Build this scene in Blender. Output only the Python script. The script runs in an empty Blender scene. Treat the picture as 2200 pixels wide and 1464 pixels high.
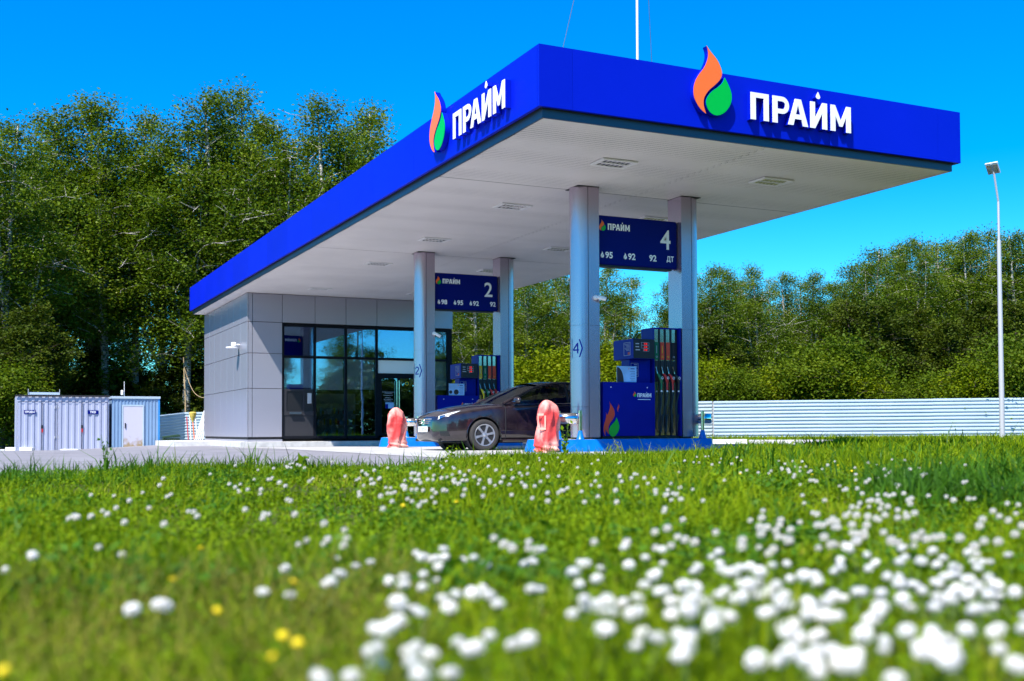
import bpy, bmesh, math, random
import numpy as np
from mathutils import Vector, Matrix
random.seed(7); rng = np.random.default_rng(7)
SC = bpy.context.scene; COL = SC.collection
R = math.radians

# ------------------------------------------------------------------ camera
CAM = np.array([-7.4196, -14.5706, 0.4241])
FW = np.array([0.43041, 0.90221, 0.02904]); FW /= np.linalg.norm(FW)
YAW, PIT, ROL = 0.4451, 0.02904, -0.00433
def cam_axes():
    cy, sy, cp, sp = math.cos(YAW), math.sin(YAW), math.cos(PIT), math.sin(PIT)
    F = np.array([sy*cp, cy*cp, sp]); Rt = np.array([cy, -sy, 0.]); U = np.cross(Rt, F)
    c, s = math.cos(ROL), math.sin(ROL)
    return F, c*Rt+s*U, -s*Rt+c*U
FX, RX, UX = cam_axes()
FPX = 2376.84
cam = bpy.data.cameras.new('camera'); camo = bpy.data.objects.new('camera', cam); COL.objects.link(camo)
camo.matrix_world = Matrix(((RX[0], UX[0], -FX[0], CAM[0]), (RX[1], UX[1], -FX[1], CAM[1]), (RX[2], UX[2], -FX[2], CAM[2]), (0, 0, 0, 1)))
cam.sensor_width = 36; cam.lens = FPX/2200*36; cam.shift_y = 122.56/2200
cam.clip_start = .05; cam.clip_end = 3000
cam.dof.use_dof = True; cam.dof.focus_distance = 22; cam.dof.aperture_fstop = 2.4
SC.camera = camo
def P(px, d):
    """ground point seen in column px at forward distance d"""
    q = FX + RX*(px-1100)/FPX; q = q[:2].copy(); f2 = FX[:2]/np.hypot(*FX[:2])
    q = CAM[:2] + q*d/(q @ f2); return float(q[0]), float(q[1])

# ------------------------------------------------------------------ world and sun
SUN = Vector((-1, -.72, 1.66)).normalized()
el = math.asin(SUN.z); az = math.atan2(SUN.x, SUN.y)
w = bpy.data.worlds.new('World'); SC.world = w; w.use_nodes = True
nt = w.node_tree; nt.nodes.clear()
out = nt.nodes.new('ShaderNodeOutputWorld'); bg = nt.nodes.new('ShaderNodeBackground')
sky = nt.nodes.new('ShaderNodeTexSky'); sky.sky_type = 'NISHITA'; sky.sun_disc = False
sky.sun_elevation = el; sky.sun_rotation = az % (2*math.pi)
sky.air_density = 1.0; sky.dust_density = 0.1; sky.ozone_density = 1.6; sky.altitude = 200
hs = nt.nodes.new('ShaderNodeHueSaturation'); hs.inputs['Saturation'].default_value = 1.7; hs.inputs['Value'].default_value = 1.0
mx = nt.nodes.new('ShaderNodeMix'); mx.data_type = 'RGBA'; mx.blend_type = 'MULTIPLY'; mx.inputs[0].default_value = 1
mx.inputs[7].default_value = (.36, 1.19, 1.42, 1)
nt.links.new(sky.outputs[0], hs.inputs['Color']); nt.links.new(hs.outputs[0], mx.inputs[6])
nt.links.new(mx.outputs[2], bg.inputs[0]); bg.inputs[1].default_value = 0.088
nt.links.new(bg.outputs[0], out.inputs[0])
sl = bpy.data.lights.new('sun', 'SUN'); so = bpy.data.objects.new('sun', sl); COL.objects.link(so)
sl.energy = 4.6; sl.angle = R(.5); sl.color = (1, .95, .86)
so.rotation_euler = (-SUN).to_track_quat('-Z', 'Y').to_euler(); so.location = (-20, -20, 30)
SC.view_settings.view_transform = 'Standard'; SC.view_settings.look = 'None'
SC.view_settings.exposure = 1.0; SC.view_settings.gamma = 1
SC.cycles.use_denoising = True; SC.cycles.max_bounces = 10; SC.cycles.transparent_max_bounces = 24

# ------------------------------------------------------------------ materials
def mat(name, col, rough=.5, metal=0, var=0, vscale=3, bump=0, bscale=40, spec=.5, coat=0, trans=0, col2=None, stretch=(1, 1, 1), emit=None, alpha=None):
    m = bpy.data.materials.new(name); m.use_nodes = True; t = m.node_tree; b = t.nodes['Principled BSDF']
    b.inputs['Base Color'].default_value = (*col, 1); b.inputs['Roughness'].default_value = rough
    b.inputs['Metallic'].default_value = metal; b.inputs['Specular IOR Level'].default_value = spec
    b.inputs['Coat Weight'].default_value = coat; b.inputs['Transmission Weight'].default_value = trans
    if emit: b.inputs['Emission Color'].default_value = (*emit[0], 1); b.inputs['Emission Strength'].default_value = emit[1]
    tc = t.nodes.new('ShaderNodeTexCoord'); mp = t.nodes.new('ShaderNodeMapping'); mp.inputs['Scale'].default_value = stretch
    t.links.new(tc.outputs['Object'], mp.inputs[0])
    if var or col2:
        n = t.nodes.new('ShaderNodeTexNoise'); n.inputs['Scale'].default_value = vscale; n.inputs['Detail'].default_value = 6
        t.links.new(mp.outputs[0], n.inputs['Vector'])
        r = t.nodes.new('ShaderNodeValToRGB'); r.color_ramp.elements[0].position = .32; r.color_ramp.elements[1].position = .68
        c2 = col2 or tuple(min(1, c*(1+var)) for c in col); c1 = col if col2 else tuple(c*(1-var) for c in col)
        r.color_ramp.elements[0].color = (*c1, 1); r.color_ramp.elements[1].color = (*c2, 1)
        t.links.new(n.outputs['Fac'], r.inputs[0]); t.links.new(r.outputs[0], b.inputs['Base Color'])
        mr = t.nodes.new('ShaderNodeMapRange'); mr.inputs[3].default_value = max(0, rough-.08); mr.inputs[4].default_value = min(1, rough+.1)
        t.links.new(n.outputs['Fac'], mr.inputs[0]); t.links.new(mr.outputs[0], b.inputs['Roughness'])
    if bump:
        n = t.nodes.new('ShaderNodeTexNoise'); n.inputs['Scale'].default_value = bscale; n.inputs['Detail'].default_value = 5
        t.links.new(mp.outputs[0], n.inputs['Vector'])
        bp = t.nodes.new('ShaderNodeBump'); bp.inputs['Strength'].default_value = bump; bp.inputs['Distance'].default_value = .02
        t.links.new(n.outputs['Fac'], bp.inputs['Height']); t.links.new(bp.outputs[0], b.inputs['Normal'])
    return m
def leafmat(name, stops, trl=.35, rough=.5, patch=None, tint=(1, 1, 1)):
    """leaves: colour varies per leaf and in patches; light passes through them"""
    m = bpy.data.materials.new(name); m.use_nodes = True; t = m.node_tree; b = t.nodes['Principled BSDF']; o = t.nodes['Material Output']
    g = t.nodes.new('ShaderNodeNewGeometry'); tc = t.nodes.new('ShaderNodeTexCoord')
    n = t.nodes.new('ShaderNodeTexNoise'); n.inputs['Scale'].default_value = patch or .6; n.inputs['Detail'].default_value = 4
    t.links.new(tc.outputs['Object'], n.inputs['Vector'])
    oi = t.nodes.new('ShaderNodeObjectInfo')
    a = t.nodes.new('ShaderNodeMath'); a.operation = 'MULTIPLY_ADD'; a.inputs[1].default_value = .45
    s = t.nodes.new('ShaderNodeMath'); s.operation = 'MULTIPLY_ADD'; s.inputs[1].default_value = 1.15; s.inputs[2].default_value = -.32
    t.links.new(n.outputs['Fac'], s.inputs[0]); t.links.new(g.outputs['Random Per Island'], a.inputs[0]); t.links.new(s.outputs[0], a.inputs[2])
    s2 = t.nodes.new('ShaderNodeMath'); s2.operation = 'MULTIPLY_ADD'; s2.inputs[1].default_value = .18
    t.links.new(oi.outputs['Random'], s2.inputs[0]); t.links.new(a.outputs[0], s2.inputs[2])
    r = t.nodes.new('ShaderNodeValToRGB'); cr = r.color_ramp
    while len(cr.elements) < len(stops): cr.elements.new(.5)
    for e, (p, c) in zip(cr.elements, stops): e.position = p; e.color = (c[0]*tint[0], c[1]*tint[1], c[2]*tint[2], 1)
    t.links.new(s2.outputs[0], r.inputs[0]); t.links.new(r.outputs[0], b.inputs['Base Color'])
    b.inputs['Roughness'].default_value = rough; b.inputs['Specular IOR Level'].default_value = .07
    tr = t.nodes.new('ShaderNodeBsdfTranslucent'); ms = t.nodes.new('ShaderNodeMixShader'); ms.inputs[0].default_value = trl
    br = t.nodes.new('ShaderNodeMix'); br.data_type = 'RGBA'; br.blend_type = 'MULTIPLY'; br.inputs[0].default_value = 1; br.inputs[7].default_value = (1.35, 1.35, .3, 1)
    t.links.new(r.outputs[0], br.inputs[6]); t.links.new(br.outputs[2], tr.inputs[0])
    t.links.new(b.outputs[0], ms.inputs[1]); t.links.new(tr.outputs[0], ms.inputs[2]); t.links.new(ms.outputs[0], o.inputs[0])
    return m
def glassmat(name, tint, refl, gloss=(1, 1, 1)):
    m = bpy.data.materials.new(name); m.use_nodes = True; t = m.node_tree; t.nodes.remove(t.nodes['Principled BSDF']); o = t.nodes['Material Output']
    tr = t.nodes.new('ShaderNodeBsdfTransparent'); tr.inputs[0].default_value = (*tint, 1)
    gl = t.nodes.new('ShaderNodeBsdfGlossy'); gl.inputs[0].default_value = (*gloss, 1); gl.inputs['Roughness'].default_value = .0
    n = t.nodes.new('ShaderNodeTexNoise'); n.inputs['Scale'].default_value = .9; tc = t.nodes.new('ShaderNodeTexCoord'); t.links.new(tc.outputs['Object'], n.inputs['Vector'])
    bp = t.nodes.new('ShaderNodeBump'); bp.inputs['Strength'].default_value = .06; bp.inputs['Distance'].default_value = .02
    t.links.new(n.outputs['Fac'], bp.inputs['Height']); t.links.new(bp.outputs[0], gl.inputs['Normal'])
    fr = t.nodes.new('ShaderNodeFresnel'); fr.inputs[0].default_value = 1.5
    ad = t.nodes.new('ShaderNodeMath'); ad.operation = 'ADD'; ad.inputs[1].default_value = refl; ad.use_clamp = True
    t.links.new(fr.outputs[0], ad.inputs[0])
    ms = t.nodes.new('ShaderNodeMixShader'); t.links.new(ad.outputs[0], ms.inputs[0]); t.links.new(tr.outputs[0], ms.inputs[1]); t.links.new(gl.outputs[0], ms.inputs[2])
    t.links.new(ms.outputs[0], o.inputs[0]); return m
M = {}
M['blue'] = mat('fascia_blue', (0.0, .011, .48), .45, var=.05, vscale=.5, spec=.12)
_t = M['blue'].node_tree; _oi = _t.nodes.new('ShaderNodeObjectInfo'); _mr = _t.nodes.new('ShaderNodeMapRange'); _mr.inputs[3].default_value = .93; _mr.inputs[4].default_value = 1.06
_hv = _t.nodes.new('ShaderNodeHueSaturation'); _t.links.new(_oi.outputs['Random'], _mr.inputs[0]); _t.links.new(_mr.outputs[0], _hv.inputs['Value']); _t.links.new(_t.nodes['Color Ramp'].outputs[0], _hv.inputs['Color']); _t.links.new(_hv.outputs[0], _t.nodes['Principled BSDF'].inputs['Base Color'])
M['bluedk'] = mat('signal_blue', (0.0, .007, .24), .35, var=.05, spec=.15)
M['navy'] = mat('navy_sign', (.0, .006, .16), .35, spec=.1)
M['soffit'] = mat('soffit_white', (.80, .77, .75), .4, var=.05, vscale=.7)
M['band'] = mat('band_grey', (.06, .085, .11), .35, metal=.4)
M['silver'] = mat('column_silver', (.50, .41, .50), .27, metal=.78)
M['panel'] = mat('wall_panel', (.39, .385, .455), .34, metal=.5)
M['gap'] = mat('gap_black', (.012, .013, .016), .7)
M['black'] = mat('black_plastic', (.012, .012, .014), .4)
M['dark'] = mat('dark_interior', (.03, .03, .034), .8)
M['frame'] = mat('window_frame', (.005, .006, .010), .45, spec=.15)
M['hatch'] = mat('dark_grey_metal', (.030, .030, .036), .4, spec=.3)
M['chrome'] = mat('stainless_steel', (.72, .70, .68), .12, metal=1)
M['white'] = mat('white_paint', (.85, .85, .85), .4)
M['whitelit'] = mat('white_acrylic', (.92, .92, .92), .3)
M['orange'] = mat('orange_acrylic', (.95, .16, .012), .3)
M['green'] = mat('green_acrylic', (.0, .45, .03), .3)
M['greendk'] = mat('green_label', (.0, .14, .05), .4)
M['red'] = mat('red_plastic', (.55, .02, .02), .4)
M['redlabel'] = mat('red_label', (.65, .06, .02), .4)
M['yellow'] = mat('yellow_plastic', (.75, .55, .0), .4)
M['screen'] = mat('red_digits', (.2, .0, .0), .4, emit=((1, .02, .01), .6))
M['pale'] = mat('pale_poster', (.30, .55, .85), .4, var=.2, vscale=3)
M['bag'] = mat('red_cloth', (.60, .045, .045), .7, bump=.5, bscale=10, vscale=2.2, col2=(.86, .44, .38))
M['bag'].node_tree.nodes['Color Ramp'].color_ramp.elements[0].position = .42; M['bag'].node_tree.nodes['Color Ramp'].color_ramp.elements[1].position = .62
M['reflect'] = mat('pale_tape', (.80, .36, .28), .6)
M['asphalt'] = mat('asphalt', (.23, .22, .24), .92, var=.16, vscale=1.4, bump=.5, bscale=160)
M['concrete'] = mat('concrete', (.55, .54, .53), .9, var=.14, vscale=5, bump=.4, bscale=60)
M['kerbwhite'] = mat('white_kerb', (.85, .85, .83), .8, var=.08, vscale=6, bump=.3)
M['island'] = mat('blue_island_paint', (.0, .15, .55), .35, var=.12, vscale=5, coat=.2)
M['slab'] = mat('forecourt_concrete', (.41, .40, .395), .9, var=.12, vscale=1.2, bump=.2, bscale=90)
M['soil'] = mat('soil', (.06, .048, .03), .95, var=.4, vscale=4, bump=.8, bscale=20, col2=(.07, .085, .02), spec=.1)
M['fence'] = mat('fence_sheet', (.43, .53, .60), .42, metal=.1, var=.05, vscale=.6)
M['shed'] = mat('shed_sheet', (.40, .42, .54), .45, metal=.1, var=.05, vscale=1)
M['shedblue'] = mat('shed_sheet_blue', (.19, .30, .46), .45, metal=.1, var=.05, vscale=1)
M['doorgrey'] = mat('door_grey', (.50, .48, .58), .5, col2=(.55, .53, .60), vscale=2)
M['bark'] = mat('birch_bark', (.62, .58, .52), .8, stretch=(1, 1, .45), vscale=6, bump=.6, bscale=14)
bt = M['bark'].node_tree
_n = bt.nodes.new('ShaderNodeTexNoise'); _n.inputs['Scale'].default_value = 9; _m = bt.nodes.new('ShaderNodeMapping'); _m.inputs['Scale'].default_value = (.5, .5, 1.6)
_c = bt.nodes.new('ShaderNodeTexCoord'); _r = bt.nodes.new('ShaderNodeValToRGB'); _r.color_ramp.elements[0].position = .4; _r.color_ramp.elements[1].position = .5
_r.color_ramp.elements[0].color = (.05, .045, .04, 1); _r.color_ramp.elements[1].color = (.46, .43, .38, 1)
bt.links.new(_c.outputs['Object'], _m.inputs[0]); bt.links.new(_m.outputs[0], _n.inputs['Vector']); bt.links.new(_n.outputs[0], _r.inputs[0]); bt.links.new(_r.outputs[0], bt.nodes['Principled BSDF'].inputs['Base Color'])
M['darkbark'] = mat('dark_bark', (.09, .07, .05), .9, var=.3, bump=.6)
M['paint'] = mat('car_paint', (.010, .006, .011), .16, var=.3, vscale=6, coat=1, col2=(.026, .017, .020))
M['tyre'] = mat('tyre', (.035, .032, .032), .85, bump=.3, bscale=60, var=.2)
M['alloy'] = mat('alloy', (.55, .56, .58), .3, metal=.8)
M['lamp'] = mat('headlight_lens', (.75, .8, .88), .08, coat=1)
M['carglass'] = glassmat('car_glass', (.26, .28, .28), .03)
M['glass'] = glassmat('shop_glass', (.95, .98, .96), .32, (.40, .62, .95))
M['blind'] = mat('roller_blind', (.86, .92, .88), .8)
M['seat'] = mat('car_seat', (.02, .02, .022), .8)
M['skin'] = mat('skin', (.42, .22, .15), .55); M['hair'] = mat('hair', (.015, .01, .008), .7); M['cloth'] = mat('dark_shirt', (.02, .02, .03), .85)
M['polegrey'] = mat('pole_grey', (.50, .50, .52), .5, metal=.2)
M['darkgreen'] = mat('dark_green_metal', (.015, .045, .02), .5)
M['wood'] = mat('wood', (.5, .36, .2), .7, var=.15)
M['straw'] = mat('straw', (.55, .42, .08), .9, var=.3, vscale=30)
M['cable'] = mat('cable', (.03, .03, .035), .6)
M['petal'] = leafmat('clover_petal', [(.0, (.62, .50, .36)), (.12, (.86, .83, .78)), (.3, (.90, .88, .86)), (1.0, (.92, .90, .89))], .35, .7, 30)
M['petal'].node_tree.nodes['Mix'].inputs[7].default_value = (1.05, 1.05, 1.0, 1)
M['petaly'] = mat('yellow_petal', (.80, .62, .0), .5)
M['stem'] = mat('stem_green', (.10, .17, .03), .6)
M['grass'] = leafmat('grass_blades', [(.0, (.018, .045, .002)), (.3, (.065, .130, .003)), (.55, (.145, .235, .003)), (.8, (.26, .33, .006)), (1.0, (.38, .33, .06))], .30, .6, .9)
M['clover'] = leafmat('clover_leaves', [(.0, (.018, .05, .002)), (.5, (.09, .18, .003)), (1.0, (.21, .30, .005))], .28, .6, .8)
M['coarse'] = leafmat('coarse_grass', [(.0, (.025, .075, .010)), (.5, (.06, .16, .012)), (1.0, (.13, .25, .02))], .35, .4, .8)
M['drygrass'] = leafmat('dry_grass', [(.0, (.12, .13, .03)), (.5, (.20, .20, .03)), (1.0, (.36, .30, .09))], .3, .6, .8)
M['leaf'] = leafmat('birch_leaves', [(.0, (.022, .045, .004)), (.45, (.068, .118, .008)), (.8, (.150, .215, .016)), (1.0, (.28, .30, .05))], .32, .45, .35)
M['leafy'] = leafmat('shrub_leaves', [(.0, (.04, .075, .003)), (.5, (.12, .175, .003)), (1.0, (.26, .28, .005))], .3, .5, .5)
M['leafg'] = leafmat('green_shrub_leaves', [(.0, (.03, .065, .004)), (.5, (.075, .125, .006)), (1.0, (.15, .19, .01))], .3, .5, .5)
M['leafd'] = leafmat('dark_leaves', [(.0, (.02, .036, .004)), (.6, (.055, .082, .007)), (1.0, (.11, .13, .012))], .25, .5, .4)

# ------------------------------------------------------------------ mesh helpers
class MB:
    def __init__(s): s.v = []; s.f = []; s.M = None
    def add(s, vs, fs):
        n = len(s.v)
        for p in vs:
            p = Vector(p)
            s.v.append(tuple(s.M @ p) if s.M else tuple(p))
        s.f += [tuple(i+n for i in f) for f in fs]; return s
    def box(s, a, b):
        (x0, y0, z0), (x1, y1, z1) = a, b
        return s.add([(x0, y0, z0), (x1, y0, z0), (x1, y1, z0), (x0, y1, z0), (x0, y0, z1), (x1, y0, z1), (x1, y1, z1), (x0, y1, z1)],
                     [(0, 3, 2, 1), (4, 5, 6, 7), (0, 1, 5, 4), (1, 2, 6, 5), (2, 3, 7, 6), (3, 0, 4, 7)])
    def quad(s, *p): return s.add(p, [tuple(range(len(p)))])
    def tube(s, pts, r, n=10, cap=True):
        pts = [Vector(p) for p in pts]; k = len(pts); rs = r if isinstance(r, (list, tuple)) else [r]*k
        vs = []; fs = []; up = None
        for i, p in enumerate(pts):
            t = (pts[min(i+1, k-1)]-pts[max(i-1, 0)]).normalized()
            if up is None: up = Vector((0, 0, 1)) if abs(t.z) < .9 else Vector((1, 0, 0))
            a = t.cross(up).normalized(); b = a.cross(t).normalized(); up = b
            for j in range(n):
                an = 2*math.pi*j/n; vs.append(p+a*math.cos(an)*rs[i]+b*math.sin(an)*rs[i])
        for i in range(k-1):
            for j in range(n): fs.append((i*n+j, i*n+(j+1) % n, (i+1)*n+(j+1) % n, (i+1)*n+j))
        if cap: fs.append(tuple(range(n-1, -1, -1))); fs.append(tuple((k-1)*n+j for j in range(n)))
        return s.add(vs, fs)
    def lathe(s, prof, c=(0, 0, 0), n=24, axis='z', cap=True):
        vs = []; fs = []; k = len(prof)
        for r, h in prof:
            for j in range(n):
                a = 2*math.pi*j/n; x, y = r*math.cos(a), r*math.sin(a)
                v = {'z': (x, y, h), 'y': (x, h, y), 'x': (h, x, y)}[axis]; vs.append((c[0]+v[0], c[1]+v[1], c[2]+v[2]))
        for i in range(k-1):
            for j in range(n): fs.append((i*n+j, i*n+(j+1) % n, (i+1)*n+(j+1) % n, (i+1)*n+j))
        if cap: fs.append(tuple(range(n))); fs.append(tuple((k-1)*n+j for j in range(n)))
        return s.add(vs, fs)
    def prism(s, poly, fn, w0, w1):
        """poly of (u,v), fn(u,v,w)->xyz"""
        k = len(poly); vs = [fn(u, v, w0) for u, v in poly]+[fn(u, v, w1) for u, v in poly]
        fs = [tuple(range(k)), tuple(range(2*k-1, k-1, -1))]+[(i, (i+1) % k, k+(i+1) % k, k+i) for i in range(k)]
        return s.add(vs, fs)
    def grid(s, fn, nu, nv):
        vs = [fn(i/nu, j/nv) for j in range(nv+1) for i in range(nu+1)]
        return s.add(vs, [(j*(nu+1)+i, j*(nu+1)+i+1, (j+1)*(nu+1)+i+1, (j+1)*(nu+1)+i) for j in range(nv) for i in range(nu)])
    def text(s, st, fn, u0, v0, w, h, depth=0, bold=.02, w0=0):
        vs, fs = text_geo(st, bold, depth > 0)
        if not vs: return s
        xs = [p[0] for p in vs]; ys = [p[1] for p in vs]; zs = [p[2] for p in vs]
        ax, bx, ay, by = min(xs), max(xs), min(ys), max(ys); hz = (max(zs)-min(zs)) or 1
        if w is None: w = (bx-ax)/(by-ay)*h
        out_ = [fn(u0+(x-ax)/(bx-ax)*w, v0+(y-ay)/(by-ay)*h, w0+(z-min(zs))/hz*depth) for x, y, z in vs]
        return s.add(out_, fs)
_tc = {}
def text_geo(st, bold, ext):
    k = (st, bold, ext)
    if k not in _tc:
        c = bpy.data.curves.new('lettering', 'FONT'); c.body = st; c.size = 1; c.offset = bold; c.resolution_u = 4; c.extrude = .05 if ext else 0
        o = bpy.data.objects.new('lettering', c); COL.objects.link(o); bpy.context.view_layer.update()
        me = bpy.data.meshes.new_from_object(o.evaluated_get(bpy.context.evaluated_depsgraph_get()))
        _tc[k] = ([tuple(v.co) for v in me.vertices], [tuple(p.vertices) for p in me.polygons])
        bpy.data.objects.remove(o); bpy.data.curves.remove(c); bpy.data.meshes.remove(me)
    return _tc[k]
BASE = {}
def thing(name, label, cat, loc=(0, 0, 0), group=None):
    o = bpy.data.objects.new(name, None); COL.objects.link(o); o.location = loc; o.empty_display_size = .1
    o['label'] = label; o['category'] = cat
    if group: o['group'] = group
    BASE[o.name] = Vector(loc); return o
def obj(name, mb, m, parent=None, smooth=False, bevel=0, base=None):
    b = BASE.get(parent.name, Vector((0, 0, 0))) if parent else Vector(base or (0, 0, 0))
    me = bpy.data.meshes.new(name); me.from_pydata([tuple(Vector(v)-b) for v in mb.v], [], mb.f); me.validate()
    bm = bmesh.new(); bm.from_mesh(me); bmesh.ops.recalc_face_normals(bm, faces=bm.faces); bm.to_mesh(me); bm.free()
    me.materials.append(M[m] if isinstance(m, str) else m)
    o = bpy.data.objects.new(name, me); COL.objects.link(o)
    if parent: o.parent = parent
    else: o.location = b
    BASE[o.name] = b
    if smooth:
        me.polygons.foreach_set('use_smooth', [True]*len(me.polygons)); me.set_sharp_from_angle(angle=R(38))
    if bevel:
        md = o.modifiers.new('bevel', 'BEVEL'); md.width = bevel; md.segments = 2; md.limit_method = 'ANGLE'
    return o
def tag(o, label=None, cat=None, group=None, kind=None):
    if label: o['label'] = label
    if cat: o['category'] = cat
    if group: o['group'] = group
    if kind: o['kind'] = kind
    return o
def struct(name, mb, m, smooth=False): return tag(obj(name, mb, m, smooth=smooth), kind='structure')
def npmesh(name, V, F, m):
    me = bpy.data.meshes.new(name); V = np.asarray(V, np.float32); F = np.asarray(F, np.int32); k = F.shape[1]
    me.vertices.add(len(V)); me.vertices.foreach_set('co', V.ravel())
    me.loops.add(F.size); me.loops.foreach_set('vertex_index', F.ravel())
    me.polygons.add(len(F)); me.polygons.foreach_set('loop_start', np.arange(0, F.size, k, dtype=np.int32))
    me.update(calc_edges=True); me.materials.append(M[m]); return me
def copy_tree(o, parent=None):
    c = o.copy(); COL.objects.link(c); c.parent = parent
    for ch in list(o.children): copy_tree(ch, c)
    return c

# ------------------------------------------------------------------ ground, asphalt, meadow
def sm(t): t = min(1, max(0, t)); return t*t*(3-2*t)
def gz(x, y):
    return -.11*sm((y-10)/12) - .2*sm((-x+.5)/6)*sm((y-18)/14) - .05*sm((x-9)/10)
mb = MB()
ys = [-1500, -400, -100]+list(np.arange(-50, 70, 4.))+[90, 160, 400, 1500]; xs = [-1500, -400, -120]+list(np.arange(-60, 72, 4.))+[100, 200, 500, 1500]
mb.add([(x, y, gz(x, y)-.035) for y in ys for x in xs], [(j*len(xs)+i, j*len(xs)+i+1, (j+1)*len(xs)+i+1, (j+1)*len(xs)+i) for j in range(len(ys)-1) for i in range(len(xs)-1)])
struct('ground', mb, 'soil')
mb = MB()
ax = list(np.arange(-64, 34.1, 1.)); ay = list(np.arange(-10, 37.1, 1.))
mb.add([(x, y, gz(x, y)) for y in ay for x in ax], [(j*len(ax)+i, j*len(ax)+i+1, (j+1)*len(ax)+i+1, (j+1)*len(ax)+i) for j in range(len(ay)-1) for i in range(len(ax)-1)])
struct('asphalt', mb, 'asphalt', smooth=True)
mb = MB(); mb.grid(lambda u, v: (-1.2+u*10.0, -1.3+v*21.5, gz(-1.2+u*10.0, -1.3+v*21.5)+.006), 20, 40)
struct('forecourt_slab', mb, 'slab', smooth=True)
# meadow: near edge of the asphalt follows a gentle curve
EP = [(-1400, 9), (-600, 9), (0, 9.6), (300, 10), (600, 11), (900, 12.2), (1100, 14.2), (1300, 15.6), (1500, 17), (1700, 22), (1820, 30), (1900, 33.7), (2200, 33), (2600, 32.4), (3400, 31.1)]
def edge_d(px): return float(np.interp(px, [e[0] for e in EP], [e[1] for e in EP]))
def mz(x, y):
    d = math.hypot(x-CAM[0], y-CAM[1])
    return gz(x, y) + .035 + .02*math.sin(x*1.3+y*.7) + .015*math.sin(2.1*x-1.7*y) - .03*sm((3-d)/3)
mb = MB(); pxs = list(range(-1400, 3401, 100)); nr = 46
vs = []
for px in pxs:
    e = edge_d(px)
    for j in range(nr+1):
        t = j/nr; d = .15+(e-.15)*t**1.3; x, y = P(px, d)
        vs.append((x, y, mz(x, y) if t < .97 else gz(x, y)+.004))
mb.add(vs, [(i*(nr+1)+j, (i+1)*(nr+1)+j, (i+1)*(nr+1)+j+1, i*(nr+1)+j+1) for i in range(len(pxs)-1) for j in range(nr)])
struct('meadow_soil', mb, 'soil', smooth=True)
# strip between the right kerb and the fence
def KD(px): return float(np.interp(px, [1300, 1544, 1900, 3400], [34.6, 34.2, 33.6, 31]))
mb = MB(); mb.grid(lambda u, v: (lambda q: (q[0], q[1], gz(*q)+.012))(P(1300+u*2100, KD(1300+u*2100)+.1+(v**1.5)*50)), 40, 16)
struct('verge', mb, 'soil', smooth=True)

def scatter_pts(n, d0, d1, p0=-250, p1=2450, power=1.0):
    """points spread over the meadow between forward distances"""
    out_ = []
    while len(out_) < n:
        k = n*2
        px = rng.uniform(p0, p1, k); d = np.sqrt(rng.uniform(d0*d0, d1*d1, k))
        ed = np.interp(px, [e[0] for e in EP], [e[1] for e in EP]); ok = d < ed-.05
        for a, b in zip(px[ok], d[ok]):
            out_.append((a, b))
            if len(out_) >= n: break
    a = np.array(out_); q = FX[None, :2]+RX[None, :2]*((a[:, 0]-1100)/FPX)[:, None]; f2 = FX[:2]/np.hypot(*FX[:2])
    return CAM[None, :2]+q*(a[:, 1]/(q @ f2))[:, None], a
def zarr(xy): return np.array([mz(x, y) for x, y in xy])
def blades(xy, z, h, wd, lean=.5):
    n = len(xy); an = rng.uniform(0, 2*np.pi, n); la = rng.uniform(0, 2*np.pi, n); ln = np.abs(rng.normal(0, lean, n))*h
    w2 = wd*.5; dx = np.cos(an)*w2; dy = np.sin(an)*w2; lx = np.cos(la)*ln; ly = np.sin(la)*ln
    V = np.zeros((n, 6, 3)); F = []
    for k, (t, ww) in enumerate(((0, .8), (.55, 1.), (1, .12))):
        cx = xy[:, 0]+lx*t*t; cy = xy[:, 1]+ly*t*t; cz = z+h*(t-.12*t*t)
        V[:, 2*k] = np.stack([cx-dx*ww, cy-dy*ww, cz], 1); V[:, 2*k+1] = np.stack([cx+dx*ww, cy+dy*ww, cz], 1)
    b = np.arange(n)[:, None]*6
    return V.reshape(-1, 3), np.concatenate([b+np.array([[0, 1, 3, 2]]), b+np.array([[2, 3, 5, 4]])])
def leaves(c, size, up=.6):
    """small quads at centres c (n,3)"""
    n = len(c); nrm = rng.normal(0, 1, (n, 3)); nrm[:, 2] = np.abs(nrm[:, 2])+up; nrm /= np.linalg.norm(nrm, axis=1)[:, None]
    a = np.cross(nrm, rng.normal(0, 1, (n, 3))); a /= np.linalg.norm(a, axis=1)[:, None]; b = np.cross(nrm, a)
    s = (size*rng.uniform(.6, 1.3, n))[:, None]
    V = np.stack([c-a*s*.6, c+b*s*.36, c+a*s*.6, c-b*s*.36], 1)
    return V.reshape(-1, 3), np.arange(n*4).reshape(-1, 4)
def merge(parts):
    V = []; F = []; o = 0
    for v, f in parts: V.append(v); F.append(f+o); o += len(v)
    return np.concatenate(V), np.concatenate(F)
def stuff(name, parts, m, label, cat):
    V, F = merge(parts); o = bpy.data.objects.new(name, npmesh(name, V, F, m)); COL.objects.link(o)
    return tag(o, label, cat, kind='stuff')
pp = []
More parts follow.
